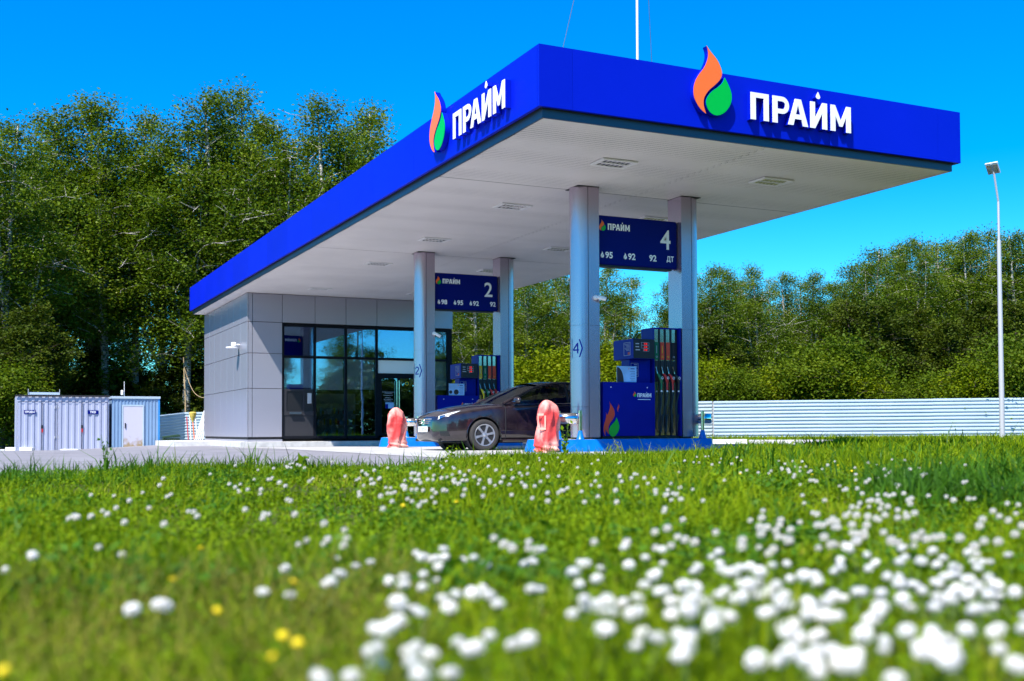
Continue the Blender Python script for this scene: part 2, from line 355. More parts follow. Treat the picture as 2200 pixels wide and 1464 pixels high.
for n, d0, d1, h, wd in ((9000, .75, 2, .075, .0035), (26000, 2, 4.5, .075, .0045), (56000, 4.5, 10, .085, .006), (42000, 10, 17, .10, .009), (30000, 17, 44, .13, .02)):
    xy, a = scatter_pts(n, d0, d1)
    keep = (np.sin(xy[:, 0]*2.6+1)*np.sin(xy[:, 1]*3.1+xy[:, 0])+.35*rng.normal(0, 1, n) > -.1) | (a[:, 0] > 780) | (a[:, 1] < 4.2)
    xy, a = xy[keep], a[keep]; n = len(xy); z = zarr(xy)
    nz = .5+.5*np.sin(xy[:, 0]*1.9+np.sin(xy[:, 1]*1.3)*2)*np.sin(xy[:, 1]*2.3+1)
    nz = nz*.6+.4*(.5+.5*np.sin(xy[:, 0]*5.3+2*np.sin(xy[:, 1]*4.1))*np.sin(xy[:, 1]*6.1+.5*xy[:, 0])); hh = h*rng.lognormal(-.12, .36, n)*(.45+1.05*nz*nz+.15*nz)
    pp.append(blades(xy, z, hh, np.full(n, wd)))
stuff('meadow_grass', pp, 'grass', 'bright green short meadow grass filling the foreground', 'grass')
pp = []
for n, d0, d1, s in ((9000, .75, 2, .014), (30000, 2, 5, .016), (45000, 5, 11, .022), (22000, 11, 18, .032)):
    xy, a = scatter_pts(n, d0, d1); z = zarr(xy)+rng.uniform(.01, .065, n)
    pp.append(leaves(np.column_stack([xy, z]), s, 1.2))
stuff('clover_foliage', pp, 'clover', 'low clover and yarrow leaves growing between the grass', 'ground cover')
# dry, taller grass at lower left
xy, a = scatter_pts(2600, .8, 2.6, -250, 900); z = zarr(xy)
pp = [blades(xy, z, .10*rng.lognormal(0, .3, 2600), np.full(2600, .003), .7)]
stuff('dry_grass', pp, 'drygrass', 'pale dry grass blades low in the left foreground', 'grass')
# coarse dark tufts: right edge clump and rim of the asphalt
pp = []
def tufts(n, px0, px1, d0, d1, h, wd, per=22, spread=.06):
    for _ in range(n):
        px = random.uniform(px0, px1); d = random.uniform(d0, d1)*min(1, (edge_d(px)-.1)/d1) if d1 > edge_d(px) else random.uniform(d0, d1)
        x, y = P(px, d); xy = np.array([[x, y]])+rng.normal(0, spread, (per, 2)); z = np.full(per, mz(x, y))
        pp.append(blades(xy, z, h*rng.lognormal(-.1, .35, per), np.full(per, wd), .55))
tufts(150, 1900, 2420, 5.0, 8.6, .145, .012, 26, .10)
for px in range(-250, 1560, 12):
    d = edge_d(px)-random.uniform(.15, 1.0); x, y = P(px+random.uniform(-8, 8), d); k = random.choice([5, 8, 12])
    xy = np.array([[x, y]])+rng.normal(0, .05, (k, 2)); hh = random.choice([.10, .13, .16, .2 if px < 700 else .13])
    pp.append(blades(xy, np.full(k, mz(x, y)), hh*rng.lognormal(-.1, .3, k), np.full(k, .010), .4))
tufts(60, -200, 420, 7.5, 9.4, .12, .010, 16, .08)
tufts(110, 1560, 2420, 12, 40, .16, .02, 14, .25)
for _ in range(260):
    px = rng.uniform(-200, 2400); d = rng.uniform(2.2, 11); 
    if d > edge_d(px)-.6: continue
    x, y = P(px, d); k = 26; xy = np.array([[x, y]])+rng.normal(0, .07, (k, 2)); pp.append(blades(xy, np.full(k, mz(x, y)), .075*rng.lognormal(0, .3, k), np.full(k, .008), .7))
    pp.append(leaves(np.column_stack([xy, mz(x, y)+rng.uniform(.02, .08, k)]), .030, 1.0))
stuff('coarse_grass', pp, 'coarse', 'dark green coarse grass tufts at the right and along the asphalt', 'grass')
# verge grass before the far fence
n = 60000; pv = rng.uniform(1350, 2600, n); dv = np.array([KD(p)+.2 for p in pv])+30*rng.uniform(0, 1, n)**1.4; xy = np.array([P(p, d) for p, d in zip(pv, dv)]); z = np.array([gz(x, y)+.01 for x, y in xy])
stuff('verge_grass', [blades(xy, z, .15*rng.lognormal(0, .35, n), np.full(n, .03))], 'grass', 'green grass strip between the kerb and the white fence', 'grass')

# ------------------------------------------------------------------ canopy
W, L, ZT, ZB, ZS = 8.626, 31.07, 6.184, 5.25, 5.11
cn = thing('canopy', 'large flat filling station canopy with bright blue edge and white slatted underside', 'canopy', (W/2, L/2, 0))
def seams(a, b, cuts): c = [a]+[k for k in cuts if a < k < b]+[b]; return list(zip(c[:-1], c[1:]))
for x0, x1 in seams(0, W, [.57, 3.06, 5.56, 8.06]):
    for y0, y1 in ((0, .06), (L-.06, L)):
        obj('fascia_panel', MB().box((x0+.002, y0, ZB), (x1-.002, y1, ZT)), 'blue', cn)
for y0, y1 in seams(.062, L-.062, [2.9+2.45*k for k in range(12)]):
    for x0, x1 in ((0, .06), (W-.06, W)):
        obj('fascia_panel', MB().box((x0, y0+.002, ZB), (x1, y1-.002, ZT)), 'blue', cn)
i = .107
mb = MB()
for k in range(4): pass
mb.box((i, i, ZS), (W-i, i+.03, ZB+.02)); mb.box((i, L-i-.03, ZS), (W-i, L-i, ZB+.02)); mb.box((i, i+.031, ZS), (i+.03, L-i-.031, ZB+.02)); mb.box((W-i-.03, i+.031, ZS), (W-i, L-i-.031, ZB+.02))
obj('edge_band', mb, 'band', cn)
mb = MB().box((.065, .065, ZB+.025), (W-.065, L-.065, ZB+.06)); mb.box((.065, .065, ZT-.2), (W-.065, L-.065, ZT-.15)); obj('roof_deck', mb, 'gap', cn)
mb = MB(); y = i+.035; k = 0
X0, X1, XM = i+.035, W-i-.035, 4.32
while y < L-i-.14:
    h = .004*math.sin(k*12.9898)  # tiny level differences
    off = .03*(1 if k % 2 else -1)
    for a, b in ((X0, XM+off-.004), (XM+off+.004, X1)):
        z = ZS+h
        mb.add([(a, y, z+.004), (b, y, z+.004), (b, y+.006, z), (a, y+.006, z), (b, y+.083, z), (a, y+.083, z), (b, y+.091, z+.022), (a, y+.091, z+.022)], [(0, 1, 2, 3), (3, 2, 4, 5), (5, 4, 6, 7)])
    k += 1; y += .1 if k not in (42, 128) else .125
obj('soffit', mb, 'soffit', cn)
obj('soffit_backing', MB().box((X0, X0, ZS+.03), (X1, L-X0, ZS+.05)), 'gap', cn)
mb = MB(); mb.box((W-i-.075, i+.035, ZS-.006), (W-i-.032, L-i-.035, ZS-.002)); obj('edge_trim', mb, 'soffit', cn)
for o in cn.children:
    if o.name.startswith('fascia'): o.location = (0, 0, 0)

# lights in the soffit
LT = None
for k, y in enumerate((2.07, 6.2, 10.65, 14.95, 20.95)):
    for s, x in enumerate((2.52, 5.97)):
        od = ['first', 'second', 'third', 'fourth', 'last'][k]
        lab = f"{od} white recessed ceiling light from the canopy front, {'left' if s == 0 else 'right'} row"
        if LT is None:
            LT = thing('ceiling_light', lab, 'ceiling light', (x, y, ZS), 'ceiling lights under the canopy')
            mb = MB()
            for a, b in (((-.35, -.24), (.35, -.19)), ((-.35, .19), (.35, .24)), ((-.35, -.19), (-.28, .19)), ((.28, -.19), (.35, .19)), ((-.28, -.025), (.28, .025))):
                mb.box((x+a[0], y+a[1], ZS-.035), (x+b[0], y+b[1], ZS-.008))
            obj('frame', mb, 'white', LT)
            mb = MB()
            for q in (-.105, .105):
                mb.box((x-.28, y+q-.075, ZS-.014), (x+.28, y+q+.075, ZS-.009))
            obj('diffuser', mb, 'polegrey', LT)
            mb = MB()
            for q in (-.105, .105):
                for j in range(6): mb.box((x-.25+j*.09, y+q-.07, ZS-.03), (x-.22+j*.09, y+q+.07, ZS-.015))
            obj('louvre', mb, 'chrome', LT)
        else:
            c = copy_tree(LT); c.location = (x, y, ZS); c['label'] = lab

# flame sign and raised letters (u right, v up)
FO = [(2.95, 6.55), (3.02, 6.47), (3.15, 6.36), (3.22, 6.25), (3.25, 6.16), (3.24, 6.08), (3.18, 6.0), (3.09, 5.92), (2.98, 5.83), (2.9, 5.72), (2.88, 5.64), (2.89, 5.55), (2.93, 5.45), (2.85, 5.49), (2.76, 5.58), (2.7, 5.69), (2.69, 5.81), (2.72, 5.94), (2.8, 6.07), (2.9, 6.18), (2.96, 6.3), (2.985, 6.39), (2.98, 6.48)]
FG = [(3.3, 6.08), (3.36, 5.99), (3.42, 5.88), (3.44, 5.77), (3.41, 5.65), (3.32, 5.53), (3.21, 5.46), (3.1, 5.44), (2.99, 5.49), (2.94, 5.58), (2.93, 5.66), (2.97, 5.74), (3.05, 5.83), (3.16, 5.9), (3.25, 5.98), (3.28, 6.03)]
def smooth_poly(p, it=2, sharp=()):
    for _ in range(it):
        q = []; n = len(p)
        for i_ in range(n):
            a = Vector(p[i_-1]); b = Vector(p[i_]); c = Vector(p[(i_+1) % n])
            ang = (b-a).angle(c-b) if (b-a).length > 1e-6 and (c-b).length > 1e-6 else 0
            if ang > 1.0: q += [tuple(b)]
            else: q += [tuple(b*.75+a*.25), tuple(b*.75+c*.25)]
        p = q
    return p
FOs = smooth_poly([(u-3.065, v-5.995) for u, v in FO]); FGs = smooth_poly([(u-3.065, v-5.995) for u, v in FG])
def flame(mbo, mbg, fn, u, v, s, w0, w1):
    mbo.prism([(u+a*s, v+b*s) for a, b in FOs], fn, w0, w1); mbg.prism([(u+a*s, v+b*s) for a, b in FGs], fn, w0, w1)
drop = smooth_poly([(0, .07), (.03, .01), (.045, -.03), (.03, -.06), (0, -.07), (-.03, -.06), (-.045, -.03), (-.03, .01)], 1)
LET = [('П', 3.815, 4.18), ('Р', 4.26, 4.60), ('А', 4.58, 5.00), ('И', 5.05, 5.41), ('М', 5.49, 5.93)]
def glyph(ch, w, h):
    t = h*.225
    if ch == 'П': return [[(0, 0), (t, 0), (t, h-t*.8), (w-t, h-t*.8), (w-t, 0), (w, 0), (w, h), (0, h)]]
    if ch == 'Р':
        y0 = h*.36; r = (h-y0)/2; yc = y0+r; ri = r-t*.78; c = w-r; o = [(c+r*math.sin(a), yc-r*math.cos(a)) for a in np.linspace(0, math.pi, 13)]; q = [(c+ri*math.sin(a), yc-ri*math.cos(a)) for a in np.linspace(math.pi, 0, 13)]
        return [[(0, 0), (t, 0), (t, h), (0, h)], [(t, y0)]+o+[(t, h), (t, yc+ri)]+q+[(t, yc-ri)]]
    if ch == 'А':
        c = w/2; tp = t*.62; k = (c-tp)/h; b = t*1.08
        return [[(0, 0), (b, 0), (c, h*.80), (c, h), (c-tp, h)], [(w, 0), (c+tp, h), (c, h), (c, h*.80), (w-b, 0)],
                [(b+(c-b)*.24/.8, h*.24), (w-b-(c-b)*.24/.8, h*.24), (w-b-(c-b)*.42/.8, h*.42), (b+(c-b)*.42/.8, h*.42)]]
    if ch == 'И': return [[(0, 0), (t, 0), (w-t, h*.62), (w-t, 0), (w, 0), (w, h), (w-t, h), (t, h*.38), (t, h), (0, h)]]
    return [[(0, 0), (t, 0), (t, h*.60), (w*.5-t*.32, h*.20), (w*.5+t*.32, h*.20), (w-t, h*.60), (w-t, 0), (w, 0), (w, h), (w-t*.95, h), (w/2, h*.42), (t*.95, h), (0, h)]]
def brandword(mb, fn, u0, v0, w, h, dep=.002, w0=0):
    for ch, a, b in LET:
        x0 = u0+(a-3.815)/2.115*w; ww = (b-a)/2.115*w
        for p in glyph(ch, ww, h): mb.prism([(x0+x, v0+y) for x, y in p], fn, w0, w0+dep)
    x0 = u0+(5.225-3.815)/2.115*w; mb.prism([(x0+a*w/2.1, v0+h*1.22+b*h*1.9) for a, b in drop], fn, w0, w0+dep); return mb
def brand(fn, uF, uoff, side):
    fl = thing('flame_sign', f'orange and green flame emblem standing up over the {side} edge of the canopy', 'sign', fn(uF, 5.45, .05), 'emblems on the canopy edge')
    for nm, pl, m in (('orange_flame', FOs, 'orange'), ('green_drop', FGs, 'green')):
        p = [(uF+a, 5.995+b) for a, b in pl]
        sidep = obj(nm, MB().prism(p, fn, .105, .112), m, fl)
        obj('return_edge', MB().prism([(uF+a*.99, 5.995+b*.99) for a, b in pl], fn, .004, .104), 'blue', fl)
    lt = thing('letter_sign', f'raised white letters ПРАЙМ on the {side} face of the blue canopy edge', 'sign', fn(uoff+4.87, 5.45, .05), 'raised lettering on the canopy edge')
    for ch, a, b in LET:
        m1, m2 = MB(), MB()
        for p in glyph(ch, b-a, .445): m1.prism([(uoff+a+x, 5.47+y) for x, y in p], fn, .10, .112); m2.prism([(uoff+a+x, 5.47+y) for x, y in p], fn, .004, .099)
        obj('letter', m1, 'whitelit', lt); obj('letter_body', m2, 'blue', lt)
    obj('letter_drop', MB().prism([(uoff+5.22+a, 6.03+b*.85) for a, b in drop], fn, .10, .112), 'whitelit', lt)
    obj('letter_body', MB().prism([(uoff+5.22+a*.9, 6.03+b*.78) for a, b in drop], fn, .004, .099), 'blue', lt)
brand(lambda u, v, w_: (u, -w_, v), 3.065, 0, 'right front')
brand(lambda u, v, w_: (-w_, 6.905-u, v), 3.065, 0, 'left')

# ------------------------------------------------------------------ columns
def column(cx, cy, dr, lab, num):
    """dr=-1: round end to the left, +1: to the right. cx = centre of round end"""
    z0 = -.05 if cy < 8 else -.08
    t = thing('canopy_column', lab, 'column', (cx, cy, z0), 'columns holding up the canopy')
    r = .24; n = 20
    def arc(r_): return [(cx+dr*r_*math.sin(a), cy-r_*math.cos(a)) for a in [math.pi*k/n for k in range(n+1)]]
    fz = lambda u, v, w_: (u, v, w_)
    obj('round_cladding', MB().prism(arc(r), fz, .86, 2.42 if cy < 8 else 2.52), 'silver', t, smooth=True)
    obj('round_cladding', MB().prism(arc(r), fz, 2.425 if cy < 8 else 2.525, ZS-.012), 'silver', t, smooth=True)
    obj('round_cladding', MB().prism(arc(r), fz, .27, .855), 'silver', t, smooth=True)
    xa, xb = (cx+.012, cx+.25) if dr < 0 else (cx-.25, cx-.012)
    obj('flat_cladding', MB().box((xa, cy-r, .27), (xb, cy+r, 2.42)), 'silver', t)
    obj('flat_cladding', MB().box((xa, cy-r, 2.424), (xb, cy+r, ZS-.012)), 'silver', t)
    obj('shadow_joint', MB().box((min(xa, cx)+.002, cy-r+.014, .24), (max(xb, cx)-.002, cy+r-.014, ZS-.01)), 'gap', t)
    obj('collar', MB().box((min(xa, cx-r*.9), cy-r-.02, ZS-.014), (max(xb, cx+r*.9), cy+r+.02, ZS-.006)), 'gap', t)
    if num:
        def wrap(u, v, w_):
            a = R(-146)+u/(r+.002); return (cx+(r+.003+w_)*math.cos(a), cy+(r+.003+w_)*math.sin(a), v)
        zc = 1.98
        mk = MB(); wd = .026
        if num == '4': lines = [[(.025, .10), (-.085, -.035)], [(-.085, -.035), (.045, -.035)], [(.02, .10), (.02, -.10)]]
        else: lines = [[(-.075+.0, .05)]+[(-.02+.05*math.cos(q), .045+.05*math.sin(q)) for q in np.linspace(2.8, -.6, 12)]+[(-.08, -.088)], [(-.085, -.088), (.04, -.088)]]
        for ln_ in lines:
            for (u0, v0), (u1, v1) in zip(ln_[:-1], ln_[1:]):
                m_ = max(1, int(math.hypot(u1-u0, v1-v0)/.02)); dx_, dy_ = (u1-u0), (v1-v0); q_ = math.hypot(dx_, dy_) or 1; nx_, ny_ = -dy_/q_*wd/2, dx_/q_*wd/2
                for k in range(m_):
                    f, g = k/m_, (k+1)/m_
                    mk.quad(wrap(u0+dx_*f+nx_, zc+v0+dy_*f+ny_, 0), wrap(u0+dx_*g+nx_, zc+v0+dy_*g+ny_, 0), wrap(u0+dx_*g-nx_, zc+v0+dy_*g-ny_, 0), wrap(u0+dx_*f-nx_, zc+v0+dy_*f-ny_, 0))
        for k in range(6):
            f = k/6; g = (k+1)/6
            mk.quad(wrap(.045+.055*f, zc+.17-.17*f, 0), wrap(.07+.055*f, zc+.17-.17*f, 0), wrap(.07+.055*g, zc+.17-.17*g, 0), wrap(.045+.055*g, zc+.17-.17*g, 0))
            mk.quad(wrap(.045+.055*f, zc-.17+.17*f, 0), wrap(.07+.055*f, zc-.17+.17*f, 0), wrap(.07+.055*g, zc-.17+.17*g, 0), wrap(.045+.055*g, zc-.17+.17*g, 0))
        mk.quad(wrap(-.125, zc-.19, 0), wrap(-.112, zc-.19, 0), wrap(-.112, zc+.19, 0), wrap(-.125, zc+.19, 0))
        obj('pump_number', mk, 'bluedk', t)
    return t
column(3.02, 4.14, -1, 'nearest silver column with a rounded face marked with a blue 4', '4')
column(5.42, 4.14, 1, 'near silver column to the right of pump 4', None)
column(3.02, 12.77, -1, 'silver column with a rounded face marked with a blue 2', '2')
c2 = column(5.42, 12.77, 1, 'farther silver column to the right of pump 2', None)

def price_sign(cy, num, grades, lab):
    t = thing('pump_sign', lab, 'sign', (4.21, cy, 3.6), 'blue pump signs between the columns')
    y0 = cy-.11; x0, x1, z0, z1 = 3.28, 5.155, 3.635, 4.60
    obj('sign_board', MB().box((x0, y0, z0), (x1, cy+.11, z1)), 'navy', t, bevel=.03)
    obj('bottom_rail', MB().box((x0+.02, y0+.02, z0-.035), (x1-.12, cy+.09, z0-.002)), 'black', t)
    fn = lambda u, v, w_: (u, y0-.003-w_, v)
    a, b = MB(), MB(); flame(a, b, fn, x0+.14, 4.40, .20, 0, .002); obj('orange_flame', a, 'orange', t); obj('green_drop', b, 'green', t)
    mk = brandword(MB(), fn, x0+.26, 4.32, .50, .125)
    mk.text(num, fn, x1-.40, 4.02, .24, .39, 0, .012)
    obj('lettering', mk, 'whitelit', t)
    mk = MB()
    for x, s, fl in grades:
        mk.text(s, fn, x0+x+.02, 3.76, .17, .13, 0, .03)
        if fl:
            mk.prism([(x0+x-.045+p*.10, 3.83+q*.12) for p, q in FOs], fn, 0, .001); mk.prism([(x0+x-.045+p*.10, 3.83+q*.12) for p, q in FGs], fn, 0, .001)
    obj('fuel_grades', mk, 'whitelit', t)
    fk = lambda u, v, w_: (x1-(u-x0), cy+.113+w_, v)
    a, b = MB(), MB(); flame(a, b, fk, x0+.14, 4.40, .20, 0, .002); obj('orange_flame', a, 'orange', t); obj('green_drop', b, 'green', t)
    obj('lettering', brandword(MB(), fk, x0+.26, 4.32, .50, .125), 'whitelit', t)
price_sign(4.14, '4', [(.18, '95', 1), (.70, '92', 1), (1.19, '92', 0), (1.60, 'ДТ', 0)], 'dark blue sign with number 4 and fuel grades 95 92 92 ДТ')
price_sign(12.77, '2', [(.20, '98', 1), (.66, '95', 1), (1.12, '92', 1), (1.62, '92', 0)], 'dark blue sign with number 2 and fuel grades 98 95 92 92')

# ------------------------------------------------------------------ islands, guards, bollard covers
def island(cy, lab):
    t = thing('pump_island', lab, 'pump island', (4.0, cy, 0), 'raised islands under the pumps')
    n = 14; r = .62; xa, xb = 2.42, 5.62
    def ring(r_): return [(xa-r_*math.sin(math.pi*k/n), cy+r_*math.cos(math.pi*k/n)) for k in range(n+1)]+[(xb+.18*math.sin(math.pi*k/n)*r_/.62, cy-r_*math.cos(math.pi*k/n)) for k in range(n+1)]
    a, b = ring(r), ring(r-.09); k = len(a); zb = -.09 if cy > 8 else -.03
    mb = MB().add([(x, y, zb) for x, y in a]+[(x, y, .235) for x, y in b], [(j, (j+1) % k, k+(j+1) % k, k+j) for j in range(k)])
    obj('blue_edging', mb, 'island', t, smooth=True)
    mb = MB().add([(x, y, .238) for x, y in b], [tuple(range(k))]); obj('island_top', mb, 'concrete', t)
island(4.14, 'blue edged concrete island under pump 4')
island(12.77, 'blue edged concrete island under pump 2')
def guard(xc, cy, dr, lab):
    t = thing('guard_rail', lab, 'guard rail', (xc, cy, .24), 'steel guard rails round the columns')
    yy = .44; xr = xc
    for s in (-1, 1):
        obj('post', MB().lathe([(.035, .38), (.035, .78), (.001, .785)], (xr, cy+s*yy, 0), 16, cap=False), 'chrome', t, smooth=True)
        obj('blue_foot', MB().lathe([(.085, .236), (.07, .26), (.045, .36), (.037, .40)], (xr, cy+s*yy, 0), 16), 'island', t, smooth=True)
    pts = [(xr, cy-yy)]+[(xr+dr*.44*math.sin(a), cy-yy*math.cos(a)) for a in [math.pi*k/12 for k in range(1, 12)]]+[(xr, cy+yy)]
    V = [(x, y, z) for z in (.53, .73) for x, y in pts]; k = len(pts)
    mb = MB().add(V, [(j, j+1, k+j+1, k+j) for j in range(k-1)])
    o = obj('steel_band', mb, 'chrome', t, smooth=True); md = o.modifiers.new('thickness', 'SOLIDIFY'); md.thickness = .008
guard(2.72, 4.14, -1, 'stainless guard rail round the column marked 4')
guard(5.50, 4.14, 1, 'stainless guard rail right of the column beside pump 4')
guard(2.72, 12.77, -1, 'stainless guard rail round the column marked 2')

def cloth_cover(px, d, lab, ph, h=.97, r0=.205):
    x, y = P(px, d); t = thing('fire_extinguisher_cover', lab, 'cloth cover', (x, y, gz(x, y)), 'red cloth covers over extinguishers')
    n, mR = 64, 48
    def fn(u, v):
        a = u*2*math.pi; z = v
        prof = r0*(1.05+.05*math.sin(9*z+ph)) if z < .62 else r0*1.05*math.sqrt(max(0, 1-((z-.62)/.385)**2.1))
        fold = .026*math.sin(3*a+1.6*z+ph)+.018*math.sin(5*a-3*z+ph*2)+.014*(1-2*abs(math.sin(4*a+2*math.sin(4*z+ph))))+.012*math.sin(9*z+3*a)*math.sin(2*a)+.012*math.sin(14*z-5*a+2*math.sin(6*z))*sm((z-.15)*4)
        low = sm((.22-z)/.22); fold += low*(.02*math.sin(8*a+ph)+.035*math.sin(z*60+2*a))
        rr = max(.002, prof+fold*(1 if z < .9 else (1-z)*8)); 
        return (x+rr*math.cos(a)+.03*math.sin(2*z+ph)+.07*max(0, z-.55)*(1 if ph > 1 else -1), y+rr*math.sin(a)*.9, gz(x, y)+z*h)
    obj('cloth', MB().grid(fn, n, mR), 'bag', t, smooth=True)
    mb = MB()
    an = R(-118-22); rr = r0*1.12
    def q(a_, z): return (x+rr*math.cos(an+a_), y+rr*.9*math.sin(an+a_), gz(x, y)+z)
    for a0, a1, z0, z1 in ((-.45, .35, .42, .46), (.22, .35, .46, .68), (-.45, -.32, .46, .68), (-.45, .35, .68, .72)):
        mb.add([q(a0, z0), q(a1, z0), q(a1, z1), q(a0, z1)], [(0, 1, 2, 3)])
    if ph < 1: obj('reflective_tape', mb, 'reflect', t)
cloth_cover(1175, 20.5, 'red cloth cover standing in front of the black car', .4)
cloth_cover(850, 26.5, 'red cloth cover standing left of the column marked 2', 2.1)

# ------------------------------------------------------------------ fuel dispensers
def dispenser(cy, labels, lab, poster):
    t = thing('fuel_dispenser', lab, 'fuel pump', (4.2, cy, .24), 'blue fuel dispensers')
    yf, yb = cy-.22, cy+.30; z0 = .29
    fn = lambda u, v, w_: (u, yf-.003-w_, v)
    obj('base', MB().box((3.36, yf+.04, .24), (5.12, yb-.04, z0)), 'black', t)
    cab = obj('cabinet', MB().box((3.35, yf, z0), (4.53, yb, 1.34)), 'bluedk', t, bevel=.008)
    a, b = MB(), MB(); flame(a, b, fn, 4.06, 1.11, .10, 0, .002)
    obj('orange_flame', a, 'orange', t); obj('green_drop', b, 'green', t)
    # big painted flame at the lower left
    a, b = MB(), MB()
    k = 1.02
    a.prism([(3.53+p*.40, .64+q*.58) for p, q in FOs], fn, 0, .002)
    b.prism([(3.53+p*.46, .60+q*.58) for p, q in FGs], fn, .003, .005)
    a.prism([(3.425+p*.20, .52+q*.42) for p, q in FOs], fn, .003, .005)
    a.prism([(3.69+p*.08, .84+q*.15) for p, q in FOs], fn, .003, .005)
    obj('painted_flame', a, 'redlabel' if poster else 'orange', t); obj('painted_drop', b, 'green', t)
    mk = brandword(MB(), fn, 4.12, 1.05, .32, .078); mk.prism([(4.13, 1.0), (4.42, 1.0), (4.42, 1.012), (4.13, 1.012)], fn, 0, .001)
    for x in (3.52, 4.35): mk.lathe([(.012, yf-.006), (.012, yf-.001)], (x, 0, 1.24), 8, 'y')
    obj('lettering', mk, 'whitelit', t)
    # mast and display head
    obj('mast', MB().box((4.02, cy-.10, 1.343), (4.50, cy+.2, 1.795)), 'bluedk', t)
    hd = obj('display_head', MB().box((3.97, yf-.10, 1.80), (4.46, cy+.42, 2.19)), 'bluedk', t, bevel=.006)
    fd = lambda u, v, w_: (u, yf-.104-w_, v)
    obj('display_panel', MB().prism([(3.975, 1.805), (4.455, 1.805), (4.455, 2.185), (3.975, 2.185)], fd, 0, .006), 'black', t)
    mk = MB(); sc = MB()
    for j in range(3):
        z = 2.09-.06*j; mk.prism([(4.02, z-.008), (4.10+.02*(j == 2), z-.008), (4.10+.02*(j == 2), z+.01), (4.02, z+.01)], fd, .007, .008)
        x0 = 4.15 if j < 2 else 4.20
        for (p, q, r_, s_) in ((x0, z-.024, 4.33, z-.020), (x0, z+.024, 4.33, z+.028), (x0, z-.02, x0+.005, z+.024), (4.325, z-.02, 4.33, z+.024)): mk.prism([(p, q), (r_, q), (r_, s_), (p, s_)], fd, .007, .008)
        sc.text('0', fd, 4.215, z-.016, .018, .036, 0, .02, .009); sc.text('00', fd, 4.245, z-.016, .04, .036, 0, .02, .009)
    obj('display_markings', mk, 'polegrey', t); obj('display_digits', sc, 'screen', t)
    fs = lambda u, v, w_: (3.97-.003-w_, u, v)
    mk = MB()
    for p, q, r_, s_ in ((-.22, 1.87, .02, 1.876), (-.22, 2.12, .02, 2.126), (-.22, 1.876, -.212, 2.12), (.012, 1.876, .02, 2.12)): mk.prism([(cy+p, q), (cy+r_, q), (cy+r_, s_), (cy+p, s_)], fs, 0, .002)
    for j in range(6): mk.prism([(cy-.19, 2.09-j*.025), (cy-.01-.03*(j % 3), 2.09-j*.025), (cy-.01-.03*(j % 3), 2.096-j*.025), (cy-.19, 2.096-j*.025)], fs, 0, .001)
    obj('side_notice', mk, 'polegrey', t)
    mk = MB().prism([(cy-.20, 1.885), (cy-.13, 1.885), (cy-.13, 1.93), (cy-.20, 1.93)], fs, 0, .002); obj('side_mark', mk, 'red', t)
    # stickers on mast
    mk = MB(); fm = lambda u, v, w_: (u, cy-.103-w_, v)
    for z in (1.46, 1.60):
        for p, q, r_, s_ in ((0, 0, .17, .005), (0, .12, .17, .125), (0, .005, .005, .12), (.165, .005, .17, .12), (.07, .09, .15, .1), (.07, .06, .15, .066), (.07, .04, .15, .046)): mk.prism([(4.05+p, z+q), (4.05+r_, z+q), (4.05+r_, z+s_), (4.05+p, z+s_)], fm, 0, .002)
    obj('sticker', mk, 'polegrey', t)
    # hose bay
    xb0, xb1 = 4.545, 5.145
    mb = MB(); mb.box((xb0, yf+.10, z0), (xb1, yb, 2.44)); obj('bay_body', mb, 'bluedk', t, bevel=.006)
    mb = MB(); mb.box((xb0, yf+.05, z0), (xb0+.012, yf+.098, 2.44)); mb.box((xb1-.035, yf-.02, z0), (xb1, yf+.098, 2.44)); mb.box((xb0+.013, yf+.05, 2.41), (xb1-.036, yf+.098, 2.44)); obj('bay_sides', mb, 'bluedk', t)
    wd = (xb1-.04-xb0-.02)/4
    fb = lambda u, v, w_: (u, yf+.094-w_, v)
    for j, (lc, nc) in enumerate(labels):
        x0 = xb0+.02+j*wd; xc = x0+.05
        obj('steel_strip', MB().box((x0+.004, yf+.066, z0+.01), (x0+wd-.05, yf+.094, 2.41)), 'chrome', t)
        obj('divider', MB().box((x0+wd-.040, yf+.052, z0+.01), (x0+wd-.012, yf+.094, 2.41)), 'black', t)
        f2 = lambda u, v, w_: (u, yf+.062-w_, v)
        lb = obj('grade_label', MB().box((x0+.006, yf+.056, 1.80), (x0+wd-.044, yf+.065, 2.15)), lc, t)
        mk = MB(); cxx = x0+.046
        mk.lathe([(.020, yf+.050), (.020, yf+.055)], (cxx, 0, 1.86), 14, 'y', False); mk.lathe([(.014, yf+.050), (.014, yf+.055)], (cxx, 0, 1.86), 14, 'y', False)
        mk.add([(cxx+.02*math.cos(a), yf+.051, 1.86+.02*math.sin(a)) for a in [k_*math.pi/7 for k_ in range(14)]]+[(cxx+.014*math.cos(a), yf+.051, 1.86+.014*math.sin(a)) for a in [k_*math.pi/7 for k_ in range(14)]], [(k_, (k_+1) % 14, 14+(k_+1) % 14, 14+k_) for k_ in range(14)])
        if j < 2: mk.prism([(cxx-.006, 1.93), (cxx+.006, 1.93), (cxx+.006, 2.08), (cxx-.006, 2.08)], lambda u, v, w_: (u, yf+.054-w_, v), 0, .002)
        obj('grade_mark', mk, 'yellow' if lc == 'redlabel' else 'polegrey', t)
        obj('nozzle_recess', MB().box((x0+.008, yf+.045, 1.36), (x0+wd-.052, yf+.064, 1.78)), 'black', t)
        # nozzle: spout, body with guard, swivel
        nz = obj('nozzle', MB().tube([(xc-.01, yf+.02, 1.52), (xc+.02, yf-.02, 1.46), (xc+.05, yf-.03, 1.38), (xc+.055, yf-.02, 1.33)], [.016, .032, .03, .02], 10), nc, t, smooth=True)
